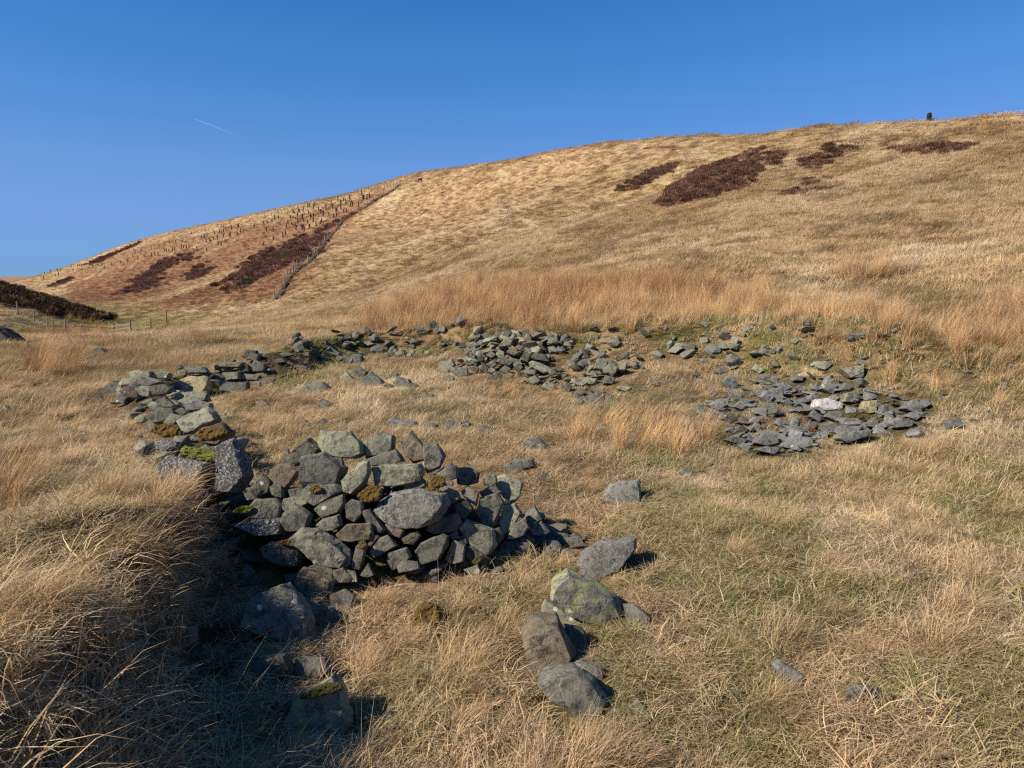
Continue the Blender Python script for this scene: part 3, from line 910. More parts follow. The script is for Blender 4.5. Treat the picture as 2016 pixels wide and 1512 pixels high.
left_wall = tag(empty('ruined_wall', (-4.6, 9.6, 0)), 'low drystone wall running back on the left, pale yellow boulder on its top', 'stone wall')
for zid, mk_, pl in [
    ('5', 'crust', [570,290,690,235,720,330,780,400,790,520,700,640,600,630,640,480,620,380]),
    ('5', 'crust', [150,440,200,370,330,385,490,420,500,480,430,560,330,590,220,520]),
    ('5', 'crust', [115,270,180,240,280,265,290,310,200,335,120,310]),
    ('5', 'crust', [530,590,560,500,650,490,640,640,560,660]),
    ('5', 'pale', [275,110,330,70,490,5,540,40,580,100,380,210,330,190]),
    ('5', 'brown', [400,215,470,160,600,120,670,190,600,290,480,270]),
    ('5', 'grey', [180,120,220,55,265,80,250,130]), ('5', 'grey', [60,90,120,20,240,10,260,50,190,110,110,130]), ('5', 'grey', [575,90,620,50,640,95,600,110]),
    ('2', 'dark', [60,380,150,300,230,330,180,390]), ('2', 'red', [200,370,240,335,330,380,320,420,240,410]), ('2', 'pale', [310,360,340,335,400,340,395,410,330,400]),
    ('2', 'grey', [390,340,470,325,540,350,510,390,420,400]), ('2', 'pale', [240,250,300,230,400,240,420,280,300,290]), ('2', 'grey', [420,260,470,230,530,250,510,290,430,285]),
    ('2', 'grey', [280,300,330,270,420,285,470,310,400,340,300,330]), ('2', 'yellow', [550,330,640,270,770,275,785,330,760,380,580,390,545,360]),
    ('2', 'pale', [545,420,600,380,760,370,785,430,720,450,560,450]), ('2', 'speckled', [600,450,690,430,800,450,790,490,650,500]),
    ('2', 'grey', [440,430,500,410,565,470,510,480,450,475]), ('2', 'grey', [410,540,480,480,560,490,560,540,470,570]), ('2', 'pale', [490,580,530,515,600,540,560,590]),
    ('2', 'dark', [780,290,830,255,880,280,860,320,800,320]), ('2', 'grey', [870,250,980,240,985,290,900,300]), ('2', 'dark', [850,350,900,310,1040,310,1050,360,950,390,870,390]),
    ('2', 'grey', [560,500,600,480,640,500,610,530]), ('2', 'grey', [130,450,200,390,250,410,230,450]),
    ('2', 'dark', [1010,150,1030,95,1100,100,1090,150,1040,165]), ('2', 'grey', [1035,160,1060,110,1115,130,1100,175]), ('2', 'grey', [1050,220,1080,165,1150,190,1155,240,1070,245]),
    ('2', 'dark', [985,220,1040,195,1050,240,990,245]), ('2', 'grey', [990,290,1000,255,1110,260,1105,300]), ('2', 'red', [1115,300,1150,280,1210,290,1190,340,1130,340]),
    ('2', 'grey', [1080,310,1120,310,1120,355,1085,350]), ('2', 'brown', [840,190,900,175,1010,180,990,215,850,210]), ('2', 'dark', [610,220,680,205,750,210,790,250,660,250]),
    ('2', 'dark', [560,210,590,195,605,215,580,230]), ('2', 'dark', [700,240,740,225,790,250,760,275])]:
    place_stone('stone', zid, pl, M[mk_], left_wall, thick=.8)
rubble(left_wall, wall_spots('left', 95, .6, 6, .12, 1), ['dark', 'grey', 'pale'], .18, .46, 12, .26)
moss('2', [590,760,640,740,860,790,890,830,760,835,640,800], 'green', left_wall, r_off=-.35)
moss('2', [700,650,770,610,870,620,900,650,820,690,730,690], 'orange', left_wall, r_off=-.45)
moss('2', [410,600,500,590,580,620,600,660,480,670,420,640], 'orange', left_wall, r_off=-.2)
moss('2', [930,630,970,615,995,640,950,655], 'orange', left_wall, r_off=-.2)

back_wall = tag(empty('ruined_wall', (-3.5, 19.5, 0)), 'thin line of low mossy stones at the far back of the fold', 'stone wall')
for zid, mk_, pl in [('2', 'grey', [1210,130,1300,110,1340,130,1260,150]), ('2', 'dark', [1210,165,1260,150,1290,175,1230,190]), ('2', 'dark', [1340,130,1440,110,1450,140,1360,150]),
    ('2', 'grey', [1455,120,1500,105,1530,150,1470,160]), ('2', 'grey', [1555,110,1580,75,1650,120,1640,140,1570,130]), ('2', 'dark', [1670,160,1720,125,1790,140,1790,195,1700,200]),
    ('2', 'grey', [1690,60,1720,40,1770,60,1730,75]), ('3', 'grey', [440,150,480,135,510,150,470,165]), ('3', 'grey', [340,150,370,115,385,140]), ('3', 'grey', [270,150,290,125,310,145]),
    ('3', 'grey', [210,155,240,130,270,150,240,165]), ('3', 'pale', [30,120,80,105,130,125,90,140]), ('3', 'grey', [140,140,160,120,180,145]), ('3', 'dark', [680,150,690,120,720,110,730,150]),
    ('3', 'grey', [610,120,650,105,640,130]), ('3', 'grey', [550,155,570,135,585,160]), ('3', 'grey', [730,140,770,125,790,140,760,155]), ('3', 'grey', [310,125,350,115,350,130]), ('3', 'grey', [400,105,440,85,470,100,430,112])]:
    place_stone('stone', zid, pl, M[mk_], back_wall)
rubble(back_wall, wall_spots('back', 46, .45, 7, .15, 1, side=(-.1, .7)), ['dark', 'grey'], .18, .45, 13, .3)
for pl in ([1240,110,1290,75,1340,100,1310,115], [1340,100,1400,90,1460,105,1400,120], [1690,140,1740,115,1800,130,1740,145]):
    moss('2', pl, 'dull', back_wall, r_off=-.2)

heap = tag(empty('stone_heap', (0.1, 16, 0)), 'tall heap of tumbled greenish grey stones at the middle of the far wall', 'stone heap')
for zid, mk_, pl in [('3', 'pale', [545,305,570,240,640,225,665,265,610,320]), ('3', 'pale', [625,300,640,280,740,280,750,330,690,350]), ('3', 'grey', [710,250,740,230,780,260,740,270]),
    ('3', 'pale', [945,145,990,85,1040,105,1030,140]), ('3', 'pale', [930,190,950,160,985,180,990,230,950,225]), ('3', 'grey', [995,180,1020,155,1090,180,1050,205]),
    ('3', 'grey', [940,240,990,210,1040,250,1020,270,960,260]), ('3', 'lichen', [1090,230,1120,170,1160,195,1140,250]), ('3', 'pale', [1150,250,1170,235,1290,280,1300,305,1250,325,1160,280]),
    ('3', 'dark', [1160,215,1190,180,1260,200,1280,240,1190,230]), ('3', 'grey', [1095,320,1120,295,1200,295,1190,330]), ('3', 'grey', [1110,370,1190,330,1230,370,1180,395]),
    ('3', 'pale', [1220,410,1270,370,1330,400,1300,440]), ('3', 'grey', [950,300,990,265,1030,290,1000,320]), ('3', 'grey', [880,350,930,310,970,330,950,370]),
    ('3', 'dark', [820,300,850,250,880,280,870,320]), ('3', 'grey', [840,370,870,340,890,370]), ('3', 'grey', [1055,150,1080,125,1110,150,1090,170]), ('3', 'dark', [740,210,770,180,800,200,780,230]),
    ('3', 'grey', [860,260,910,230,940,260,900,290]), ('3', 'grey', [1040,290,1080,250,1110,280,1080,310]), ('3', 'pale', [870,310,900,280,930,300,900,320]), ('3', 'grey', [760,290,790,260,820,290,800,320]),
    ('3', 'dark', [800,230,830,200,850,230,830,250]), ('3', 'grey', [860,200,900,170,930,200,900,220]), ('3', 'grey', [1310,290,1340,270,1380,290,1350,310]), ('3', 'grey', [580,350,620,330,660,350,630,370]),
    ('3', 'pale', [620,390,650,370,690,380,660,400]), ('3', 'grey', [970,340,1010,315,1050,330,1020,360])]:
    place_stone('stone', zid, pl, M[mk_], heap, thick=.8, sink=.6, r_off=-.25)
rubble(heap, wall_spots('heap', 150, 1.0, 8, .02, .5, side=(-.55, 1.3)), ['grey', 'pale', 'grey', 'brown'], .2, .52, 14, .34)

low_heap = tag(empty('stone_heap', (2.4, 14, 0)), 'low spread of grey stones right of the tall far heap, behind the rushes', 'stone heap')
for zid, mk_, pl in [('3', 'grey', [1340,420,1390,385,1430,400,1420,440,1370,450]), ('3', 'pale', [1415,385,1450,350,1600,355,1590,390,1480,400]), ('3', 'grey', [1545,330,1575,300,1610,345,1570,350]),
    ('3', 'pale', [1575,290,1600,220,1670,240,1660,300]), ('3', 'pale', [1635,290,1690,250,1735,280,1720,320,1650,320]), ('3', 'pale', [1720,220,1800,175,1810,200,1740,240]),
    ('3', 'grey', [1635,390,1650,330,1720,350,1700,390]), ('3', 'grey', [1440,520,1470,470,1510,500,1480,540]), ('3', 'grey', [1510,510,1550,440,1600,480,1580,540]),
    ('3', 'grey', [1570,530,1600,480,1650,460,1640,520,1590,545]), ('3', 'pale', [1640,500,1690,470,1710,520,1670,540]), ('3', 'lichen', [1700,540,1710,490,1740,480,1740,530]),
    ('3', 'grey', [1735,550,1780,470,1825,520,1800,550]), ('3', 'pale', [1720,420,1760,400,1830,410,1790,440]), ('3', 'dark', [1425,450,1500,420,1520,450,1450,480]),
    ('3', 'grey', [1550,430,1600,415,1650,440,1600,460]), ('3', 'grey', [1780,260,1800,245,1815,270,1790,285]), ('3', 'grey', [1425,240,1460,215,1475,230,1440,250]), ('3', 'grey', [1960,380,1990,365,2010,390])]:
    place_stone('stone', zid, pl, M[mk_], low_heap, thick=.8)
rubble(low_heap, wall_spots('heap', 60, 1.0, 9, .55, 1, side=(0, 1.5)), ['grey', 'pale', 'grey'], .16, .44, 15, .3)

row1 = tag(empty('stone_heap', (-3.4, 14.3, 0)), 'short knot of dark grey boulders lying inside the fold', 'stone heap')
for zid, mk_, pl in [('2', 'grey', [1730,240,1770,205,1830,240,1800,290,1740,280]), ('2', 'pale', [1650,280,1690,240,1740,290,1690,310]), ('2', 'grey', [1755,345,1850,245,1920,290,1940,340,1830,355]),
    ('3', 'grey', [10,400,110,310,180,370,130,415]), ('3', 'dark', [175,350,280,320,290,350,210,365]), ('3', 'grey', [245,380,280,340,360,360,380,400,300,425]), ('3', 'grey', [290,340,330,315,350,350]),
    ('3', 'dark', [340,400,380,380,420,400,390,420]), ('3', 'grey', [90,460,130,445,150,465,120,475]), ('3', 'brown', [400,470,470,445,520,460,500,485,420,480]), ('3', 'pale', [300,440,330,425,360,445]),
    ('3', 'dark', [180,400,220,385,260,405,220,420])]:
    place_stone('stone', zid, pl, M[mk_], row1)
row2 = tag(empty('stone_heap', (-1.8, 11, 0)), 'sunken line of white-spotted stones in the turf behind the near pile', 'stone heap')
for zid, mk_, pl in [('3', 'speckled', [210,640,230,615,400,640,420,670,300,680,230,670]), ('3', 'grey', [410,680,480,640,540,660,530,700,430,700]), ('3', 'grey', [575,650,620,615,700,640,725,690,650,710,580,690]),
    ('3', 'grey', [690,640,720,615,760,650,740,690]), ('3', 'red', [80,700,120,690,145,710,110,730]), ('2', 'grey', [1370,580,1420,560,1460,600,1400,610]), ('2', 'red', [1570,590,1640,555,1710,590,1650,610]),
    ('2', 'grey', [1470,480,1530,420,1600,450,1570,500]), ('2', 'dark', [1600,510,1630,480,1660,505,1630,525]), ('2', 'dark', [1480,590,1530,545,1560,570,1540,600]), ('3', 'grey', [430,750,500,735,530,760,470,775]),
    ('3', 'brown', [490,600,520,570,560,590,540,610]), ('3', 'red', [560,610,590,590,610,610])]:
    place_stone('stone', zid, pl, M[mk_], row2)

right_heap = tag(empty('stone_heap', (4.8, 11, 0)), 'broad flat spread of blue-grey shale slabs on the right, a white stone in it', 'stone heap')
RIGHT = [('pale', [1255,270,1400,240,1390,290,1300,325]), ('slate', [1330,320,1400,290,1390,320]), ('slate', [1130,390,1180,310,1230,370,1200,430]), ('slate', [1080,390,1110,355,1130,390,1100,405]),
    ('slate', [980,385,1010,360,1030,385,1000,410]), ('slate', [760,440,790,400,900,380,910,460,800,480]), ('slate', [850,370,910,345,960,380,900,405]), ('slate', [525,345,570,305,620,330,630,380,570,400]),
    ('slate', [480,290,540,245,565,285,510,295]), ('dark', [350,310,370,270,400,310]), ('pale', [715,270,740,235,780,280,750,300]), ('slate', [450,490,500,455,580,445,560,490,500,515]),
    ('slate', [600,500,640,460,700,460,690,500,640,520]), ('lichen', [375,540,380,480,410,475,470,550,420,560]), ('dark', [525,575,570,535,630,570,590,600]), ('dark', [620,595,660,555,695,575,660,605]),
    ('slate', [680,600,730,560,770,565,740,610]), ('slate', [735,540,770,500,810,510,790,560]), ('slate', [1040,450,1080,420,1130,430,1120,465]), ('lichen', [1255,470,1270,420,1340,405,1380,430,1340,475]),
    ('yellow', [1380,510,1400,465,1480,460,1460,530,1410,540]), ('slate', [1490,560,1510,490,1540,485,1560,550]), ('slate', [1620,510,1690,460,1810,480,1760,510,1660,525]),
    ('slate', [1550,600,1600,565,1700,580,1690,620,1580,630]), ('slate', [1650,560,1690,530,1760,545,1700,580]), ('slate', [1160,560,1190,525,1270,540,1220,590]), ('slate', [1060,560,1090,520,1150,560,1120,595]),
    ('red', [1270,590,1300,565,1390,590,1340,610]), ('slate', [935,620,970,560,1000,555,990,620]), ('slate', [850,600,880,570,920,600,880,620]), ('slate', [700,630,740,590,770,620,740,640]),
    ('dark', [600,660,640,610,700,640,640,670]), ('slate', [870,650,960,610,1000,640,960,660]), ('slate', [1020,640,1060,600,1110,600,1090,630]), ('slate', [1200,650,1260,610,1400,620,1350,650,1220,670]),
    ('slate', [1080,690,1120,650,1180,640,1170,690]), ('slate', [1210,690,1260,650,1450,640,1440,670,1280,720]), ('slate', [540,700,600,680,700,700,640,730]), ('slate', [720,720,780,660,860,670,880,720,800,740]),
    ('slate', [880,740,960,670,1080,690,1080,730,960,760]), ('slate', [720,760,800,740,900,750,850,790]), ('slate', [870,790,960,780,940,800]), ('slate', [440,870,470,840,500,855,480,870]),
    ('slate', [460,820,490,790,510,820]), ('slate', [330,640,360,600,430,610,380,660]), ('slate', [380,620,430,580,450,600]), ('slate', [100,360,130,340,150,370]), ('grey', [110,460,140,440,165,470]),
    ('slate', [890,470,930,450,970,480,930,500]), ('slate', [1250,390,1280,350,1330,370,1300,400]), ('slate', [1360,420,1400,400,1410,420]), ('slate', [450,420,480,390,500,420,470,440]),
    ('slate', [960,520,1000,500,1050,515,1000,530]), ('slate', [560,420,590,395,620,420]), ('slate', [1100,620,1150,600,1210,605,1150,625]), ('slate', [1470,610,1520,590,1560,610,1500,630])]
for mk_, pl in RIGHT:
    place_stone('stone', '4', pl, M[mk_], right_heap, thick=.9, r_off=-.08, jag=.2)
ws = place_stone('stone', '4', [1090,500,1100,455,1180,445,1270,480,1250,510,1150,525], M['white'], right_heap, thick=.9)
ws['label'] = 'white lichen-crusted stone'
_rg = random.Random(77); _sp = []
while len(_sp) < 250:
    x, y = _rg.uniform(2.2, 8.6), _rg.uniform(8.5, 14.6)
    dense = .85 if in_poly(np.array([x]), np.array([y]), STONY[0])[0] else .06 if y > 10.5 - .2 * x else 0
    if _rg.random() < dense * (1.6 if fbm(np.array([x * .9]), np.array([y * .9]), 261, 2)[0] > .48 else .45): _sp.append((x, y))
rubble(right_heap, _sp, ['slate', 'slate', 'slate', 'grey'], .12, .46, 16, .12, True)
for pl, kd in (([1560,480,1640,465,1700,475,1620,490], 'dull'), ([1300,560,1350,530,1400,560,1340,580], 'dull'), ([580,480,620,450,650,465,610,485], 'dull')):
    moss('4', pl, kd, right_heap, r_off=-.1)

turf_wall = tag(empty('ruined_wall', (4.4, 15.0, 0)), 'few stones half sunk in the grassy bank between the far heap and the shale spread', 'stone wall')
rubble(turf_wall, wall_spots('right', 85, .5, 41, .03, .75, side=(.35, 1.7)), ['grey', 'slate', 'pale'], .16, .46, 42, .2)
back_bits = tag(empty('ruined_wall', (-2.4, 18.6, 0)), 'low tumbled stones below the far thin wall line, inside the fold', 'stone wall')
rubble(back_bits, wall_spots('back', 60, .5, 43, .2, 1, side=(.2, 1.6)), ['grey', 'dark', 'pale'], .18, .46, 44, .26)

# ------------------------------------------------------------------ loose boulders, each a thing
LOOSE = [
    ('8', 'speckled', [800,185,830,140,985,120,990,235,950,262,830,250,795,235], 'squarish flat-faced grey boulder standing alone right of the near pile'),
    ('8', 'speckled', [655,580,680,520,780,450,960,440,965,490,870,600,740,655,670,640], 'speckled grey slab pointing right, just above the lichen-covered slab'),
    ('8', 'lichen', [505,740,520,660,600,605,720,660,860,760,910,860,850,915,790,885,720,885,600,820], 'tilted rectangular slab with a band of yellow-green lichen'),
    ('8', 'grey', [455,830,480,770,600,830,690,880,590,900], 'low pale slab under the left edge of the lichen-covered slab'),
    ('8', 'grey', [900,800,960,795,1040,860,1010,910,920,900], 'small rounded stone against the right end of the lichen-covered slab'),
    ('8', 'brown', [345,940,400,880,540,870,570,930,640,1060,590,1130,480,1170,400,1160,370,1050], 'tall blocky brown-grey boulder below the lichen-covered slab'),
    ('8', 'dark', [580,910,690,940,695,1020,650,1070,600,980], 'small dark stone in the shadow right of the tall blocky boulder'),
    ('8', 'grey', [440,1200,500,1170,640,1150,750,1210,810,1310,790,1370,680,1380,600,1310,500,1270], 'smooth blue-grey ridged boulder, lowest of the group in the foreground'),
    ('8', 'grey', [610,1130,680,1105,790,1140,800,1200,740,1200,660,1150], 'flat stone half hidden behind the smooth blue-grey ridged boulder'),
    ('8', 'grey', [265,45,320,5,410,10,420,45,340,80,275,75], 'pale rounded boulder in the grass just behind the near pile'),
    ('8', 'dark', [415,100,450,75,505,95,490,120,430,118], 'small dark stone right of the near pile top'),
    ('8', 'grey', [1180,1010,1220,980,1240,1030,1200,1050], 'small stone sunk in the grass right of the tall blocky boulder'),
    ('8', 'grey', [950,1340,980,1310,1020,1350,990,1370], 'little pale stone in grass right of the smooth blue-grey boulder'),
    ('8', 'brown', [390,1440,470,1410,540,1460,480,1500], 'low brown stone below the smooth blue-grey boulder'),
    ('8', 'grey', [230,690,260,655,310,660,300,700], 'small stone in the grass left of the lichen-covered slab'),
    ('8', 'slate', [1190,70,1230,55,1290,95,1230,105], 'flat shale chip in pale grass above right foreground'),
    ('3', 'grey', [1085,810,1130,750,1210,740,1275,800,1220,850,1100,850], 'domed dark boulder in the fold, left of the rush clumps'),
    ('3', 'red', [895,850,940,815,990,840,960,880], 'small purplish stone left of the domed boulder'),
    ('3', 'grey', [790,710,850,660,920,680,900,715,830,730], 'wedge-shaped grey stone alone in the middle of the fold'),
    ('3', 'grey', [710,870,740,840,780,860,750,885], 'small half-buried stone behind the right shoulder of the near pile'),
    ('2', 'grey', [1375,210,1410,185,1465,220,1410,240], 'small grey stone on the turf before the far thin line'),
    ('2', 'grey', [1410,370,1440,310,1540,310,1580,350,1480,390,1420,395], 'rough grey boulder on the turf left of the dark boulder knot'),
    ('2', 'red', [1090,440,1140,425,1180,450,1150,480,1095,475], 'flat reddish stone lying alone inside the left wall'),
    ('2', 'grey', [1605,390,1640,360,1665,385,1640,400], 'small grey stone below the dark boulder knot'),
    ('2', 'grey', [1280,350,1310,335,1340,360,1310,372], 'small dark stone between left wall and rough grey boulder'),
    ('3', 'dark', [170,245,200,210,225,245], 'small stone on turf left of the tall far heap'),
    ('r', 'slate', [300,1010,340,990,440,1050,420,1090,350,1100], 'bluish pointed stone poking from grass in the right foreground'),
    ('r', 'dark', [650,1150,720,1110,810,1120,830,1160,750,1200,680,1190], 'flat dark stone sunk in grass in the right foreground'),
    ('r', 'slate', [950,790,990,770,1005,800,970,815], 'tiny pale stone in tussocks of the right foreground'),
    ('r', 'lichen', [1450,470,1490,440,1560,450,1570,495,1470,495], 'mossy lichened stone at the right picture edge'),
    ('r', 'brown', [340,1220,370,1205,410,1230,380,1245], 'small brown stone below the bluish pointed stone'),
    ('v', 'grey', [1060,1120,1100,1070,1150,1060,1210,1110,1220,1150,1130,1150], 'lone grey boulder in grass beyond the left wall'),
    ('2', 'grey', [10,420,60,400,90,430,40,440], 'pale stone in grass left of the left wall'),
    ('f', 'pale', [0,810,12,798,22,806,14,816], 'little white stone at the left picture edge'),
    ('6', 'grey', [930,1190,1040,1160,1080,1230,1000,1260], 'grey stone in grass at the right foot of the near pile'),
    ('6', 'brown', [1200,1300,1240,1270,1310,1290,1290,1330,1220,1330], 'half-buried brown stone below the near pile'),
]
for zid, mk_, pl, lab in LOOSE:
    o = place_stone('boulder', zid, pl, M[mk_], thick=.95, jag=.25)
    tag(o, lab, 'boulder')
hum = place_stone('moss_hummock', '7', [1700,520,1730,470,1790,455,1850,490,1860,560,1790,620,1700,590], M['moss_orange'], thick=.9)
tag(hum, 'round russet moss hummock in the grass below the near pile', 'moss hummock')
for zid, mk_, pl, lab in [('v', 'dark_or_shaded', [-160,1090,-160,780,0,830,80,880,160,940,230,1010,290,1070,100,1090], 'shaded peat bank, its shade painted dark, at the left picture edge below the valley fence'),  # a peat bank in shade, the shadow put into its dark material
                          ('v', 'dark_or_shaded', [1120,745,1180,690,1240,660,1268,690,1230,730,1150,750], 'low dark rock outcrop beside the stream in the valley'),
                          ('h', 'pale', [275,1080,320,1030,355,1020,350,1045,300,1085], 'whitish rock outcrop at the foot of the far heather slope')]:
    o = place_stone('outcrop_or_bank', zid, pl, M[mk_], thick=1.0); tag(o, lab, 'rock')

# ------------------------------------------------------------------ grasses, rushes and heather
def tuft(name, n, rad, lmin, lmax, wid, bend, lean, mat, seed, segs=3, spread=.5, upright=0.0, elmin=.75):
    """one plant: n curved leaf blades leaning towards +x"""
    rng = np.random.default_rng(seed)
    v, f, c = [], [], []
    for k in range(n):
        a = rng.uniform(0, 2 * math.pi); rr_ = rad * math.sqrt(rng.uniform())
        bx, by = rr_ * math.cos(a), rr_ * math.sin(a)
        L = rng.uniform(lmin, lmax)
        az = rng.normal(0, spread) if rng.random() < lean else rng.uniform(-math.pi, math.pi)
        el = rng.uniform(max(elmin, -.1), 1.45 if elmin > -1 else .25) + upright
        el = min(el, 1.54)
        bnd = bend * rng.uniform(.4, 1.4)
        p = np.array([bx, by, -.03]); wv = np.array([-math.sin(az), math.cos(az), 0])
        tw = rng.uniform(-.9, .9)
        wv = wv * math.cos(tw) + np.array([0, 0, 1]) * math.sin(tw) * .5
        w0 = wid * rng.uniform(.6, 1.3)
        i0 = len(v); kink = rng.uniform(-.5, .5)
        for s in range(segs + 1):
            t = s / segs
            ww = w0 * (1 - t ** 1.5) if s < segs else 0
            if s < segs:
                v.append(p + wv * ww / 2); v.append(p - wv * ww / 2)
            else:
                v.append(p.copy())
            e2 = el - bnd * (t + .5 / segs) ** 1.3
            aa_ = az + kink * t
            p = p + L / segs * np.array([math.cos(e2) * math.cos(aa_), math.cos(e2) * math.sin(aa_), math.sin(e2)])
            if p[2] < .005: p[2] = .005 + .01 * rng.uniform()
        for s in range(segs - 1):
            q = i0 + 2 * s
            f.append((q, q + 1, q + 3, q + 2))
        q = i0 + 2 * (segs - 1)
        f.append((q, q + 1, q + 2))
        b1, b2 = rng.uniform(), rng.uniform()
        c += [(b1, b2, 0, 1)] * (2 * segs + 1)
    me = mesh_np(name, v, f, mat)
    ca = me.color_attributes.new('bl', 'FLOAT_COLOR', 'POINT')
    ca.data.foreach_set('color', np.array(c, np.float32).ravel())
    return me

def heather_clump(name, seed, rad=.42, hgt=.30, n=230):
    rng = np.random.default_rng(seed); v, f, c = [], [], []
    for k in range(n):
        a = rng.uniform(0, 6.283); q = math.sqrt(rng.uniform())
        x, y = rad * q * math.cos(a), rad * q * math.sin(a)
        top = hgt * math.sqrt(max(0, 1 - .8 * q * q)) * rng.uniform(.55, 1.1)
        tip = np.array([x + rng.normal(0, .05), y + rng.normal(0, .05), top])
        base = np.array([x * .75, y * .75, top - rng.uniform(.10, .2)])
        wv = np.array([rng.normal(), rng.normal(), rng.normal() * .4]); wv /= np.linalg.norm(wv)
        i0 = len(v); w_ = rng.uniform(.012, .03)
        v += [base - wv * w_ * .5, base + wv * w_ * .5, tip + wv * w_ * .6, tip - wv * w_ * .6]
        f.append((i0, i0 + 1, i0 + 2, i0 + 3))
        b1 = rng.uniform(); c += [(b1, .5, 0, 1)] * 4
    me = mesh_np(name, v, f, M['twig'])
    ca = me.color_attributes.new('bl', 'FLOAT_COLOR', 'POINT'); ca.data.foreach_set('color', np.array(c, np.float32).ravel())
    return me

def collection(name, meshes):
    c = bpy.data.collections.new(name)
    for i, me in enumerate(meshes):
        c.objects.link(bpy.data.objects.new('%s_%02d' % (name, i), me))
    return c

C_FINE = collection('fine', [tuft('fine_tuft', 70, .11, .07, .20, .0062, 1.7, .5, M['blade'], 40 + i, elmin=.25) for i in range(5)])
C_GREEN = collection('green', [tuft('green_tuft', 70, .09, .07, .17, .0042, .9, .4, M['blade'], 50 + i) for i in range(4)])
C_LONG = collection('long', [tuft('long_tuft', 60, .09, .22, .48, .005, 1.5, .7, M['blade'], 60 + i, segs=4) for i in range(5)])
C_THATCH = collection('thatch', [tuft('thatch', 34, .13, .10, .24, .0052, .5, .15, M['blade'], 260 + i, elmin=-1.1) for i in range(4)])
C_WISP = collection('wisp', [tuft('wisp', 7, .05, .40, .75, .0032, .9, .8, M['blade'], 160 + i, segs=5, upright=.1) for i in range(4)])
C_MID = collection('mid', [tuft('mid_tuft', 70, .17, .12, .32, .009, 1.6, .75, M['blade'], 70 + i, elmin=.25) for i in range(5)])
C_HILL = collection('hill', [tuft('hill_tuft', 80, .32, .14, .36, .018, 1.5, .8, M['blade_far'], 80 + i) for i in range(5)])
C_FAR = collection('far', [tuft('far_tuft', 90, .75, .22, .5, .05, 1.5, .8, M['blade_far'], 90 + i) for i in range(4)])
C_RUSH = collection('rush', [tuft('rush_clump', 80, .16, .5, 1.1, .008, .55, .65, M['stem'], 100 + i, segs=3, upright=.12) for i in range(5)])
C_HEATH = collection('heath', [heather_clump('heather_clump', 110 + i) for i in range(4)])
C_LEAF = collection('leaf', [tuft('leaf_tuft', 14, .06, .05, .12, .028, 1.2, .2, M['blade'], 120 + i, segs=2) for i in range(3)])

def scatter(name, coll, pts, rot, scl, idx, tint, label, cat):
    n = len(pts)
    me = bpy.data.meshes.new(name)
    me.vertices.add(n); me.vertices.foreach_set('co', np.asarray(pts, np.float32).ravel())
    for nm, typ, dat, key in (('rot', 'FLOAT_VECTOR', rot, 'vector'), ('scl', 'FLOAT_VECTOR', scl, 'vector'), ('idx', 'INT', idx, 'value'), ('tint', 'FLOAT_COLOR', tint, 'color')):
        a = me.attributes.new(nm, typ, 'POINT')
        a.data.foreach_set(key, np.asarray(dat, np.int32 if typ == 'INT' else np.float32).ravel())
    o = link(bpy.data.objects.new(name, me))
    ng = bpy.data.node_groups.new(name, 'GeometryNodeTree')
    ng.interface.new_socket('Geometry', in_out='INPUT', socket_type='NodeSocketGeometry')
    ng.interface.new_socket('Geometry', in_out='OUTPUT', socket_type='NodeSocketGeometry')
    gi = ng.nodes.new('NodeGroupInput'); go = ng.nodes.new('NodeGroupOutput')
    ip = ng.nodes.new('GeometryNodeInstanceOnPoints'); ci = ng.nodes.new('GeometryNodeCollectionInfo')
    ci.inputs['Collection'].default_value = coll; ci.inputs['Separate Children'].default_value = True; ci.inputs['Reset Children'].default_value = True
    def named(nm, typ):
        q = ng.nodes.new('GeometryNodeInputNamedAttribute'); q.data_type = typ; q.inputs['Name'].default_value = nm; return q.outputs['Attribute']
    ng.links.new(gi.outputs[0], ip.inputs['Points']); ng.links.new(ci.outputs[0], ip.inputs['Instance'])
    ip.inputs['Pick Instance'].default_value = True
    ng.links.new(named('idx', 'INT'), ip.inputs['Instance Index'])
    ng.links.new(named('rot', 'FLOAT_VECTOR'), ip.inputs['Rotation'])
    ng.links.new(named('scl', 'FLOAT_VECTOR'), ip.inputs['Scale'])
    ng.links.new(ip.outputs[0], go.inputs[0])
    md = o.modifiers.new('scatter', 'NODES'); md.node_group = ng
    tag(o, label, cat, kind='stuff')
    return o

HALF = R(46)
# what can be seen from the camera and from a step to its side
_vr = np.exp(np.linspace(math.log(2), math.log(640), 420)); _va = np.linspace(-R(66), R(66), 520)
_A, _Rr = np.meshgrid(_va, _vr, indexing='ij')
_Z = height(_Rr * np.sin(_A), _Rr * np.cos(_A))
_T = (_Z - CAM_Z - .8) / _Rr
_RUN = np.maximum.accumulate(_T, 1)
def seen(x, y, z, slack=.0):
    r = np.hypot(x, y); a = np.arctan2(x, y)
    ia = np.clip(((a - _va[0]) / (_va[1] - _va[0])).astype(int), 0, len(_va) - 1)
    ir = np.clip((np.log(r / 2) / math.log(640 / 2) * (len(_vr) - 1)).astype(int) - 1, 0, len(_vr) - 1)
    return (z + .5 - CAM_Z) / r > _RUN[ia, ir] - slack - .6 / r * .5

def sector(r0, r1, density):
    half = R(64) if r1 <= 14 else R(54) if r1 <= 30 else HALF
    n = int(density * half * (r1 * r1 - r0 * r0))
    r = np.sqrt(RNG.uniform(r0 * r0, r1 * r1, n)); a = RNG.uniform(-half, half, n)
    x, y = r * np.sin(a), r * np.cos(a)
    z = height(x, y, core=True)
    k = seen(x, y, z)
    return x[k], y[k], z[k]

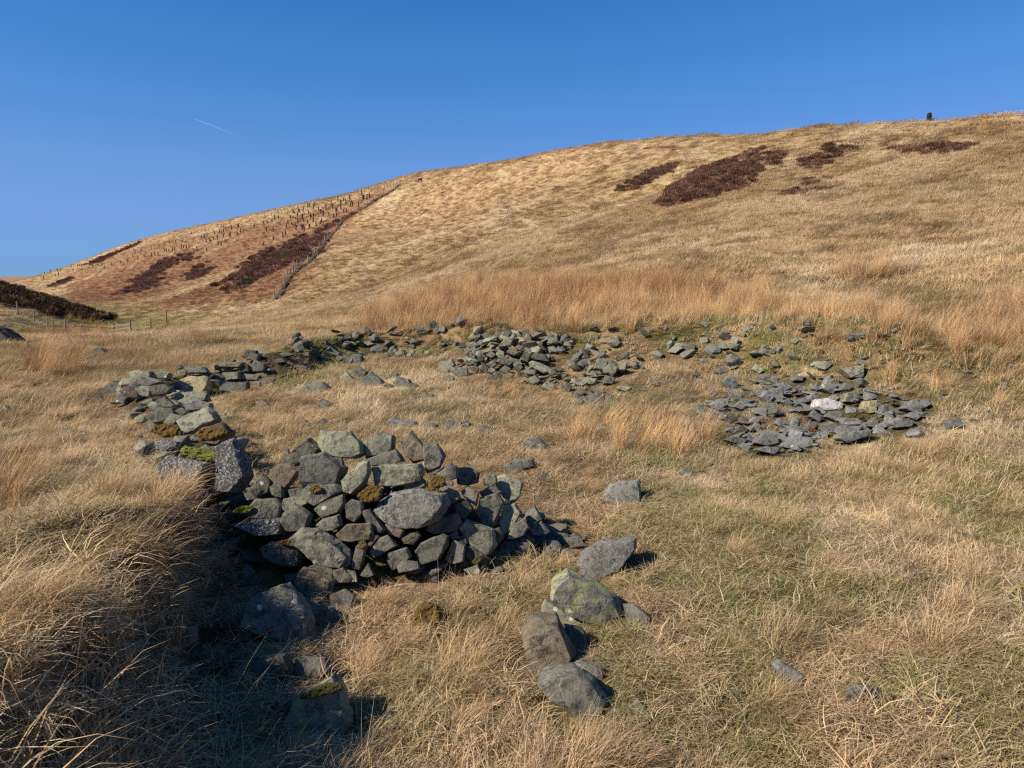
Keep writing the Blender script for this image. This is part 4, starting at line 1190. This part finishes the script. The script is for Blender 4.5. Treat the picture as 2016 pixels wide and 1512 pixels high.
FOOT = np.array([(a, b, c) for a, b, c, d in STONE_FOOT])
def off_stones(x, y, grow=.85):
    k = np.ones(len(x), bool)
    for fx, fy, fr in FOOT:
        m_ = (np.abs(x - fx) < fr) & (np.abs(y - fy) < fr)
        if m_.any():
            k[m_] &= np.hypot(x[m_] - fx, y[m_] - fy) > fr * grow
    return k

def by_stone(x, y):
    """grass is short where it grows against a stone"""
    k = np.ones(len(x))
    if np.min(np.hypot(x, y)) > 26: return k
    for fx, fy, fr in FOOT:
        if fr < .13: continue
        R_ = fr + .42
        m_ = (np.abs(x - fx) < R_) & (np.abs(y - fy) < R_)
        if m_.any():
            d = np.hypot(x[m_] - fx, y[m_] - fy)
            k[m_] = np.minimum(k[m_], .40 + .60 * sstep(fr * .9, fr + .4, d))
    return k

def comb_dir(x, y):
    """the way the wind has laid the grass: mostly towards the right, swirling"""
    return .25 + 3.2 * (fbm(x * .45, y * .45, 131, 2) - .5) + 2.2 * (fbm(x * 1.5, y * 1.5, 141, 2) - .5)

def spread_cover(name, coll, nvar, x, y, z, s0, s1, label, cat, tint=None, tilt=.12, zscale=(.8, 1.2), face=None, varc=.12):
    n = len(x)
    jit = RNG.uniform(0, 1, n)
    if tint is None:
        tint, _m = cover_colour(x, y, jit)
    else:
        tint = np.tile(np.asarray(tint), (n, 1)) if np.ndim(tint) == 1 else tint
    tint = tint * (1 + RNG.normal(0, varc, (n, 1)))
    tint = np.clip(tint, .005, .9)
    d = comb_dir(x, y) if face is None else face
    rot = np.stack([RNG.normal(0, tilt, n), RNG.normal(0, tilt, n), d + RNG.normal(0, .45, n)], 1)
    s = RNG.uniform(s0, s1, n) * (.75 + .5 * fbm(x * .9, y * .9, 151, 2))
    nf = by_stone(x, y)
    scl = np.stack([s * (.6 + .4 * nf), s * (.6 + .4 * nf), s * RNG.uniform(*zscale, n) * nf], 1)
    return scatter(name, coll, np.stack([x, y, z], 1), rot, scl, RNG.integers(0, nvar, n), np.concatenate([tint, np.ones((n, 1))], 1), label, cat)

def bare(x, y, m):
    """share of ground left bare by stones and soil"""
    d1, h1, _s1 = poly_dist(x, y, WALLS['near'][0]); d2, h2, _s2 = poly_dist(x, y, WALLS['left'][0])
    k = RNG.uniform(0, 1, len(x)) > np.maximum((1 - sstep(.35, .75, d1)) * sstep(.25, .55, h1), (1 - sstep(.35, .75, d2)) * .9) * .95
    k &= ~(m['stony'] & (RNG.uniform(0, 1, len(x)) < .72))
    return k

DRY, NEARR, MIDR = 9.0, 9.0, 24.0
# near turf
x, y, z = sector(1.6, 9.5, 120)
m = cover_masks(x, y); k = off_stones(x, y, 1.12) & bare(x, y, m); x, y, z = x[k], y[k], z[k]
bd_, bh_, bs_ = poly_dist(x, y, WALLS['bank'][0])
k = ~((bs_ > 0) & (bd_ > .25) & (bd_ < .9) & (RNG.uniform(0, 1, len(x)) < .55)); x, y, z = x[k], y[k], z[k]
spread_cover('meadow_grass', C_FINE, 5, x, y, z, .8, 1.25, 'short matted straw and green grass covering the foreground', 'grass')
n3 = fbm(x * 1.7, y * 1.7, 81, 2)
g = (n3 > .58) & (RNG.uniform(0, 1, len(x)) < .5)
spread_cover('green_turf', C_GREEN, 4, x[g], y[g], z[g], .7, 1.2, 'patches of short green turf between the straw grass', 'grass', tint=np.array((.19, .19, .06)))
x, y, z = sector(1.5, 13, 70)
m = cover_masks(x, y); k = off_stones(x, y, 1.25) & bare(x, y, m); x, y, z = x[k], y[k], z[k]
tc_, _ = cover_colour(x, y, np.full(len(x), .3)); tc_ = tc_ * .7 + PALE * .28
spread_cover('dead_thatch', C_THATCH, 4, x, y, z + .035, .8, 1.2, 'flattened bleached dead blades matted over the turf', 'grass', tint=tc_, tilt=.25, varc=.2)
# long dry tussocks: fountains of leaves round many centres, denser on the left bank
x, y, z = sector(1.4, 14, 3.4)
ld = wall_dist(x, y, ['bank'])
dens = .42 + .5 * sstep(.5, .7, fbm(x * .5, y * .5, 171, 2)) + .5 * (ld < .8) + .2 * (x < -2) + .2 * ((x > -1.6) & (x < 1.0) & (y < 5.3))
dens = np.where((x > 1.5) & (y < 10) & (x < 7), dens * .75, dens)
m = cover_masks(x, y); k = (RNG.uniform(0, 1, len(x)) < dens) & off_stones(x, y, 1.3) & bare(x, y, m); x, y = x[k], y[k]
per = 11
size = RNG.uniform(.4, .95, len(x)) * np.where(wall_dist(x, y, ['bank']) < .9, 1.35, 1.0)
ang = RNG.uniform(0, 6.283, (len(x), per)); rad = RNG.uniform(.0, .2, (len(x), per)) * size[:, None]
tone = RNG.normal(0, .14, len(x))
cx_, cy_ = np.repeat(x, per), np.repeat(y, per)
x = (x[:, None] + np.cos(ang) * rad).ravel(); y = (y[:, None] + np.sin(ang) * rad).ravel()
wx = comb_dir(cx_, cy_) * .7
dx_ = np.cos(ang.ravel()) * .8 + np.cos(wx) * 1.0; dy_ = np.sin(ang.ravel()) * .8 + np.sin(wx) * 1.0
tsz = np.repeat(size, per); tone = np.repeat(tone, per)
m = cover_masks(x, y); k = off_stones(x, y, 1.1) & bare(x, y, m)
x, y, dx_, dy_, tsz, tone = x[k], y[k], dx_[k], dy_[k], tsz[k], tone[k]; z = height(x, y, core=True)
tc_, _ = cover_colour(x, y, np.full(len(x), .3)); tc_ = (tc_ * .35 + (STRAW * .5 + np.array((.42, .255, .115)) * .55) * .65) * (1 + tone)[:, None]
tu = spread_cover('dry_tussock_grass', C_LONG, 5, x, y, z, .8, 1.0, 'long dry arching tussock grass on the left bank and round the stones', 'grass', tint=tc_, face=np.arctan2(dy_, dx_))
_s = np.zeros(len(x) * 3, np.float32); tu.data.attributes['scl'].data.foreach_get('vector', _s)
tu.data.attributes['scl'].data.foreach_set('vector', (_s.reshape(-1, 3) * tsz[:, None]).astype(np.float32).ravel())
x, y, z = sector(1.5, 9, 5)
k = off_stones(x, y, 1.0) & ((wall_dist(x, y, ['bank']) < .7) | (RNG.uniform(0, 1, len(x)) < .35)) & (wall_dist(x, y, ['near']) > .5); x, y, z = x[k], y[k], z[k]
spread_cover('seeding_stems', C_WISP, 4, x, y, z, .6, 1.1, 'thin bleached flowering stems arching over the foreground', 'grass', tint=np.array((.36, .26, .15)), face=comb_dir(x, y) * .5)
# fold interior and beyond
x, y, z = sector(9.0, 26, 62)
m = cover_masks(x, y); k = off_stones(x, y) & bare(x, y, m) & (~m['rush'] | (RNG.uniform(0, 1, len(x)) < .85)); x, y, z = x[k], y[k], z[k]
spread_cover('fold_grass', C_MID, 5, x, y, z, .68, 1.05, 'pale straw grass inside the fold and on the terrace round it', 'grass')
# lower hill and terrace
x, y, z = sector(25, 72, 13)
m = cover_masks(x, y); k = (~m['rush'] | (RNG.uniform(0, 1, len(x)) < .5)) & ~m['heather']; x, y, z = x[k], y[k], z[k]
spread_cover('hillside_grass', C_HILL, 5, x, y, z, .8, 1.35, 'tawny tufted grass on the lower hillside', 'grass')
# upper and far hill
x, y, z = sector(70, 560, .8)
m = cover_masks(x, y); r = np.hypot(x, y)
fd = np.full(len(x), 1e9)
k = (~(m['heather'] | m['hfar']) | (RNG.uniform(0, 1, len(x)) < .35)) & ~m['spur'] & (RNG.uniform(0, 1, len(x)) < np.clip(150 / r, .35, 1)); x, y, z = x[k], y[k], z[k]; r = r[k]
spread_cover('far_hill_grass', C_FAR, 4, x, y, z, .8, 1.3, 'grazed tan grass on the upper and far hillsides', 'grass', zscale=(.4, .75))
# rushes
x, y, z = sector(3, 60, 14)
m = cover_masks(x, y)
k = (m['rush'] & (RNG.uniform(0, 1, len(x)) < np.where(np.hypot(x, y) < 34, .9, .5) * (.22 + 1.0 * sstep(.40, .58, fbm(x * .7, y * .7, 181, 3))))); x1, y1, z1 = x[k], y[k], z[k]
x, y, z = sector(2, 18, 22); m = cover_masks(x, y); k = m['rush_in'] & off_stones(x, y, .8) & (RNG.uniform(0, 1, len(x)) < .45)
x2, y2, z2 = x[k], y[k], z[k]
x, y, z = sector(40, 130, 1.5); m = cover_masks(x, y); k = m['vrush']; x3, y3, z3 = x[k], y[k], z[k]
x, y, z = map(np.concatenate, ((x1, x2, x3), (y1, y2, y3), (z1, z2, z3)))
rx = sstep(3, 12, x) * .5
tt = ORANGE[None] + (np.array((.46, .275, .125)) - ORANGE)[None] * sstep(.35, .65, fbm(x * .4, y * .4, 191, 3))[:, None]
tt = tt + (np.array((.47, .30, .15)) - tt) * rx[:, None]
scale_in = np.concatenate([.62 + np.maximum(.30 * sstep(16, 26, np.hypot(x1, y1)), .32 * sstep(7.5, 10, x1)), np.full(len(x2), .55), np.full(len(x3), .95)])
rs = spread_cover('rush_bed', C_RUSH, 5, x, y, z, .6, 1.3, 'belt of tall russet rushes behind the fold and clumps inside it', 'rushes', tint=tt, face=.1 + 2.4 * (fbm(x * .5, y * .5, 201, 2) - .5), tilt=.24, varc=.2)
_s = np.zeros(len(x) * 3, np.float32); rs.data.attributes['scl'].data.foreach_get('vector', _s)
rs.data.attributes['scl'].data.foreach_set('vector', (_s.reshape(-1, 3) * scale_in[:, None]).astype(np.float32).ravel())
# heather
x, y, z = sector(45, 125, 7); m = cover_masks(x, y); k = (m['heather'] & (RNG.uniform(0, 1, len(x)) < .92)) | (m['thin'] & (RNG.uniform(0, 1, len(x)) < .25)); x1, y1, z1 = x[k], y[k], z[k]
x, y, z = sector(80, 480, .9); m = cover_masks(x, y); k = (m['hfar'] & (RNG.uniform(0, 1, len(x)) < .6)) | m['spur']; x2, y2, z2 = x[k], y[k], z[k]; sp2 = m['spur'][k]
x, y, z = map(np.concatenate, ((x1, x2), (y1, y2), (z1, z2)))
ht = np.concatenate([np.tile((.185, .098, .064), (len(x1), 1)), np.tile((.19, .10, .072), (len(x2), 1))])
ht[len(x1):][sp2] = (.09, .058, .036)  # spur heather darker than the rest, its shade put into the tint
hs_ = spread_cover('heather', C_HEATH, 4, x, y, z, .8, 1.4, 'dark maroon heather in patches on the hillsides', 'heather', tint=ht, varc=.3)
_s = np.zeros(len(x) * 3, np.float32); hs_.data.attributes['scl'].data.foreach_get('vector', _s)
hs_.data.attributes['scl'].data.foreach_set('vector', (_s.reshape(-1, 3) * np.concatenate([np.ones(len(x1)), np.full(len(x2), 2.0)])[:, None]).astype(np.float32).ravel())
# red dock leaves between the shale slabs
x, y, z = sector(9, 15, 30); m = cover_masks(x, y)
k = (m['stony'] | (wall_dist(x, y, ['right']) < 2.0)) & (x > 2.5) & (fbm(x * 1.6, y * 1.6, 211, 2) > .56); x, y, z = x[k], y[k], z[k]
lt = np.where((RNG.uniform(0, 1, len(x)) < .75)[:, None], np.array((.20, .07, .035))[None], np.array((.09, .14, .03))[None])
spread_cover('dock_leaves', C_LEAF, 3, x, y, z + .03, .8, 1.4, 'small red and green dock leaves among the shale slabs', 'leaves', tint=lt)


# ------------------------------------------------------------------ fences, saplings, bush, sheep, vapour trail
def post_mesh(name, w, h, mat, taper=.85):
    v, f = [], []
    for zc, k in ((-.25, 1.0), (h - .03, taper), (h, taper * .75)):
        for a in range(6):
            t = a * math.pi / 3 + .2
            v.append((math.cos(t) * w / 2 * k, math.sin(t) * w / 2 * k, zc))
    for l in range(2):
        for a in range(6):
            f.append((l * 6 + a, l * 6 + (a + 1) % 6, l * 6 + 6 + (a + 1) % 6, l * 6 + 6 + a))
    f.append(tuple(range(12, 18)))
    return mesh_np(name, v, f, mat)
POSTM = post_mesh('post', .19, 1.4, M['post']); POSTS = post_mesh('post', .2, 1.5, M['post'])

def bar_mesh(name, a, b, w, mat):
    a, b = Vector(a), Vector(b); d = (b - a).normalized(); s = d.cross(Vector((0, 0, 1))).normalized() * w / 2; u = s.cross(d).normalized() * w / 2
    v = [a - s - u, a + s - u, a + s + u, a - s + u, b - s - u, b + s - u, b + s + u, b - s + u]
    return mesh_np(name, v, [(0, 1, 2, 3), (7, 6, 5, 4), (0, 4, 5, 1), (1, 5, 6, 2), (2, 6, 7, 3), (3, 7, 4, 0)], mat)

def fence(label, pts, mesh, wires=(.45, .8, 1.1), seed=0, wire_w=.012):
    rng = random.Random(seed)
    root = tag(empty('fence', tuple(pts[0])), label, 'fence')
    o0 = Vector(pts[0])
    for p in pts:
        o = bpy.data.objects.new('post', mesh); o.location = Vector(p) - o0
        o.rotation_euler = (rng.gauss(0, .05), rng.gauss(0, .05), rng.uniform(0, 6)); o.scale = (1, 1, rng.uniform(.85, 1.12))
        link(o, root)
    for h in wires:
        v, f = [], []
        for p in pts:
            q = Vector(p) - o0; i = len(v)
            v += [q + Vector((0, 0, h - wire_w / 2)), q + Vector((0, 0, h + wire_w / 2)), q + Vector((wire_w, 0, h))]
            if i:
                for a, b in ((0, 1), (1, 2), (2, 0)): f.append((i - 3 + a, i - 3 + b, i + b, i + a))
        link(bpy.data.objects.new('wire', mesh_np('wire', v, f, M['wire'])), root)
    return root

fence('straight post and wire fence climbing the far hillside', [tuple(p) for p in FENCE_W], POSTM, seed=1)
# low turf step along the fence, ungrazed beyond, its shadow line painted dark
v, f = [], []; _rg = random.Random(4)
dense = []
for a, b in zip(FENCE_W[:-1], FENCE_W[1:]):
    n = max(2, int(np.hypot(*(b - a)[:2]) / 1.2))
    for k in range(n): dense.append(a + (b - a) * k / n)
dense = np.array(dense)
tz = height(dense[:, 0], dense[:, 1])
for i, p in enumerate(dense):
    q = dense[min(i + 1, len(dense) - 1)] - dense[max(i - 1, 0)]; q = q[:2] / (np.hypot(*q[:2]) + 1e-9)
    nrm = np.array((q[1], -q[0]))
    c = p[:2] + nrm * (.35 + _rg.uniform(-.15, .15)); h = _rg.uniform(.25, .62)
    for off, zz in ((-.7, -.1), (-.35, h * .8), (.15, h), (.38, h * .55), (.5, -.2)):
        xy = c + nrm * off
        v.append((xy[0], xy[1], tz[i] + zz))
    if i:
        for k in range(4): f.append((5 * (i - 1) + k, 5 * (i - 1) + k + 1, 5 * i + k + 1, 5 * i + k))
tb = link(bpy.data.objects.new('turf_bank', mesh_np('turf_bank', v, f, M['peat'])))
tag(tb, 'low turf bank, its shadow line painted dark, along the foot of the hillside fence', 'bank')

sk = full('h', [1858,112,1740,140,1560,162,1430,200,1300,235,1100,270,925,322,740,385,515,442])
pp = []
for (a, b), (c, d) in zip(sk[:-1], sk[1:]):
    n = max(2, int((a - c) / 6))
    for k in range(n): pp.append((a + (c - a) * k / n, b + (d - b) * k / n))
gp = ground_at([q[0] for q in pp], [q[1] for q in pp])
fence('fence of thin posts standing along the left skyline', [tuple(q) for q in gp], POSTM, seed=2, wires=(.9,))

vp = full('v', [205,688, 390,782])
vf = ground_at([q[0] for q in vp] + [-40], [q[1] for q in vp] + [602])
vf = np.concatenate([vf[2:], vf[:2]])
lv = full('v', [540,855, 612,893, 745,880]); lv = ground_at([q[0] for q in lv], [q[1] for q in lv])
left_f = fence('post and wire fence coming down the dark bank at far left', [tuple(q) for q in np.concatenate([vf, lv])], POSTS, seed=3, wires=(.4, .7, 1.0), wire_w=.014)
rv = full('v', [1300,912, 1490,905, 1710,870, 1888,785]); rv = ground_at([q[0] for q in rv], [q[1] for q in rv])
right_f = fence('fence with two sloping wooden rails right of the stream gap', [tuple(q) for q in rv], POSTS, seed=4, wires=(.5,), wire_w=.02)
o0 = Vector(rv[0])
for h0, h1 in ((.95, 1.15), (.5, .75)):
    link(bpy.data.objects.new('rail', bar_mesh('rail', Vector(rv[0]) - o0 + Vector((-.6, 0, h0 - .1)), Vector(rv[1]) - o0 + Vector((0, 0, h1)), .11, M['post'])), right_f)
wg = full('v', [850,900, 1015,905]); wg = ground_at([q[0] for q in wg], [q[1] for q in wg])
gate = tag(empty('water_gate', tuple(wg[0])), 'low horizontal poles of a water gate across the stream', 'gate')
o0 = Vector(wg[0])
for h in (.15, .5, .85):
    link(bpy.data.objects.new('rail', bar_mesh('rail', Vector((0, 0, h)), Vector(wg[1]) - o0 + Vector((0, 0, h - .05)), .12, M['post'])), gate)
for q in wg:
    o = bpy.data.objects.new('post', POSTM); o.location = Vector(q) - o0; o.scale = (1, 1, .8); link(o, gate)

# sapling guards planted over the far hillside
TUB_H = [560,690,600,560,665,635,660,555,755,615,780,590,787,520,803,490,825,435,855,500,868,505,877,540,893,480,895,415,937,545,955,555,938,435,953,460,943,525,988,480,998,395,1010,525,1000,530,1012,430,1025,415,1040,470,1043,415,1069,505,1092,360,1108,485,1120,470,1110,385,1137,415,1160,350,1187,410,1208,310,1222,340,1233,430,1260,415,1255,365,1265,375,1275,270,1303,350,1300,290,1327,270,1350,295,1355,380,1328,380,1385,265,1393,310,1413,315,1470,320,1500,220,1510,260,1520,250,1548,255,1570,240,1055,320,1043,340,1007,330,990,330,945,370,900,375,910,380,870,385,850,385,710,435,677,445,650,465,607,480,575,495,480,530,378,570,353,570,323,595,258,595,247,610,205,660,225,665,190,615,168,695,141,690,133,635,95,635,65,650,75,645,35,740,30,655,15,620,335,520,268,535,216,550,190,565,172,570,158,570,37,610,105,580]
TUB_1 = [978,385,962,405,938,370,925,375,910,375,902,378,868,385,855,390,838,392,828,395,815,395,785,410,770,412,752,415,720,420,684,432,658,420,632,445,600,450,556,465,508,460,460,470,408,485,362,490,292,510,276,515,218,528,520,475,300,484,285,488,250,494,220,503,352,472,385,464,395,464,405,464,1180,270,1110,275,1095,275,1020,290,1000,325,950,305,905,345,870,345,840,350,815,360,790,370,750,380,700,395,670,400]
tp = full('h', TUB_H) + full('1', TUB_1)
tg = ground_at([q[0] for q in tp], [q[1] for q in tp])
GUARD = post_mesh('sapling_guard', .34, 1.35, M['guard'], .95)
rng = random.Random(9)
for i, p in enumerate(tg):
    o = bpy.data.objects.new('sapling_guard', GUARD)
    o.location = tuple(p); o.rotation_euler = (rng.gauss(0, .07), rng.gauss(0, .07), rng.uniform(0, 6)); o.scale = (1, 1, rng.uniform(.75, 1.25))
    lean = rng.random() < .04
    if lean: o.rotation_euler.x = .7
    link(o)
    qx, qy = tp[i]
    zone = ('dark sapling guard blown over on the far hillside' if lean else
            'dark sapling guard near the uphill end of the hillside fence' if qx > 640 else
            'dark sapling guard on the russet slope above the far heather' if qx > 480 else
            'dark sapling guard on the upper strip of the far hill' if qx > 300 else
            'dark sapling guard low on the far left shoulder of the hill')
    tag(o, zone, 'tree guard', 'sapling guards dotted over the far hillside')

# gorse
def bush(zid, pt, w, h, label, seed):
    q = full(zid, pt)[0]; g_ = ground_at(q[0], q[1])[0]
    root = tag(empty('gorse_bush', tuple(g_)), label, 'bush')
    rg = np.random.default_rng(seed); v, f = [], []
    for k in range(1500):
        d = rg.normal(size=3); d /= np.linalg.norm(d); d[2] = abs(d[2])
        lump = .8 + .35 * mnoise.noise(Vector(d * 2.2 + seed))
        p = d * lump * rg.uniform(.65, 1) * np.array((w / 2, w / 2, h)) + np.array((0, 0, .1))
        a = rg.normal(size=3); a /= np.linalg.norm(a); b_ = np.cross(a, d + .01); b_ /= np.linalg.norm(b_) + 1e-6
        s_ = rg.uniform(.05, .11); i = len(v)
        v += [p - a * s_ * .4, p + a * s_ * .4, p + d * s_ * 2 + b_ * s_]; f.append((i, i + 1, i + 2))
    link(bpy.data.objects.new('crown', mesh_np('crown', v, f, M['gorse'])), root)
    link(bpy.data.objects.new('stem', post_mesh('stem', .14, h * .6, M['post'])), root)
bush('h', [748, 855], 3.4, 2.3, 'dark green gorse bush in the far heather below the fence', 1)
bush('h', [430, 1055], 2.9, 1.3, 'low dull green gorse bush beside the whitish outcrop', 2)

# sheep on the skyline: one continuous skinned body each
def sheep(label, px, py, facing, scale, head_up):
    g_ = ground_at(px, py)[0]
    bm = bmesh.new()
    J = [((0, 0, .62), .20), ((.28, 0, .64), .21), ((-.30, 0, .63), .20), ((.46, 0, .74 + .06 * head_up), .12), ((.58, 0, .80 + .22 * head_up), .085), ((.74, 0, .78 + .20 * head_up), .06),
         ((.30, .12, .35), .06), ((.30, .12, 0), .035), ((.30, -.12, .35), .06), ((.30, -.12, 0), .035),
         ((-.32, .12, .36), .075), ((-.36, .12, 0), .035), ((-.32, -.12, .36), .075), ((-.36, -.12, 0), .035), ((-.48, 0, .55), .04),
         ((.56, .12, .83 + .22 * head_up), .02), ((.56, -.12, .83 + .22 * head_up), .02)]
    E = [(0, 1), (0, 2), (1, 3), (3, 4), (4, 5), (1, 6), (6, 7), (1, 8), (8, 9), (2, 10), (10, 11), (2, 12), (12, 13), (2, 14), (4, 15), (4, 16)]
    vs = [bm.verts.new(p) for p, r_ in J]
    for a, b_ in E: bm.edges.new((vs[a], vs[b_]))
    me = bpy.data.meshes.new('sheep'); bm.to_mesh(me); bm.free()
    me.materials.append(M['fleece'])
    o = link(bpy.data.objects.new('sheep', me))
    md = o.modifiers.new('skin', 'SKIN')
    for i, (p, r_) in enumerate(J): me.skin_vertices[0].data[i].radius = (r_, r_)
    me.skin_vertices[0].data[0].use_root = True
    o.modifiers.new('sub', 'SUBSURF').levels = 1; o.modifiers['sub'].render_levels = 2
    o.location = tuple(g_); o.rotation_euler = (0, 0, facing); o.scale = (scale,) * 3
    tag(o, label, 'sheep', 'sheep on the skyline')
sheep('dark sheep standing with raised head on the skyline right of the fence', 827, 359, R(35), 1.15, 1.0)
sheep('dark round sheep seen end-on on the high right skyline', 1829, 238, R(70), .95, .2)

# vapour trail, high and far away
def sky_pt(px, py, dist):
    u, f_, w = pix_dir(px, py); d = Vector((float(u), float(f_), float(w))).normalized()
    return Vector((0, 0, CAM_Z)) + d * dist
a, b = sky_pt(384, 234, 9000), sky_pt(492, 277, 9800)
m_ = bpy.data.materials.new('ice_cloud'); m_.use_nodes = True; nt = m_.node_tree
nt.nodes.remove(nt.nodes['Principled BSDF'])
tr = N(nt, 'ShaderNodeBsdfTransparent'); df = N(nt, 'ShaderNodeBsdfTranslucent', Color=(.95, .95, .95, 1)); mx = N(nt, 'ShaderNodeMixShader')
tc = N(nt, 'ShaderNodeTexCoord'); sx = N(nt, 'ShaderNodeSeparateXYZ'); nt.links.new(tc.outputs['Generated'], sx.inputs[0])
nt.links.new(math_(nt, 'MULTIPLY', ramp(nt, sx.outputs[0], 1.0, .0), .042), mx.inputs['Fac'])
nt.links.new(tr.outputs[0], mx.inputs[1]); nt.links.new(df.outputs[0], mx.inputs[2]); nt.links.new(mx.outputs[0], nt.nodes['Material Output'].inputs['Surface'])
v, f = [], []; d = (b - a).normalized(); s = d.cross(Vector((0, 0, 1))).normalized(); u_ = s.cross(d)
for i in range(13):
    t = i / 12; c = a + (b - a) * t; w = 4 + 6 * t
    for k in range(6):
        v.append(c + (s * math.cos(k * math.pi / 3) + u_ * math.sin(k * math.pi / 3)) * w - a)
    if i:
        for k in range(6): f.append((6 * i - 6 + k, 6 * i - 6 + (k + 1) % 6, 6 * i + (k + 1) % 6, 6 * i + k))
o = bpy.data.objects.new('vapour_trail', mesh_np('vapour_trail', v, f, m_, True)); o.location = a; link(o)
tag(o, 'short thin white vapour trail in the blue sky at left', 'vapour trail')
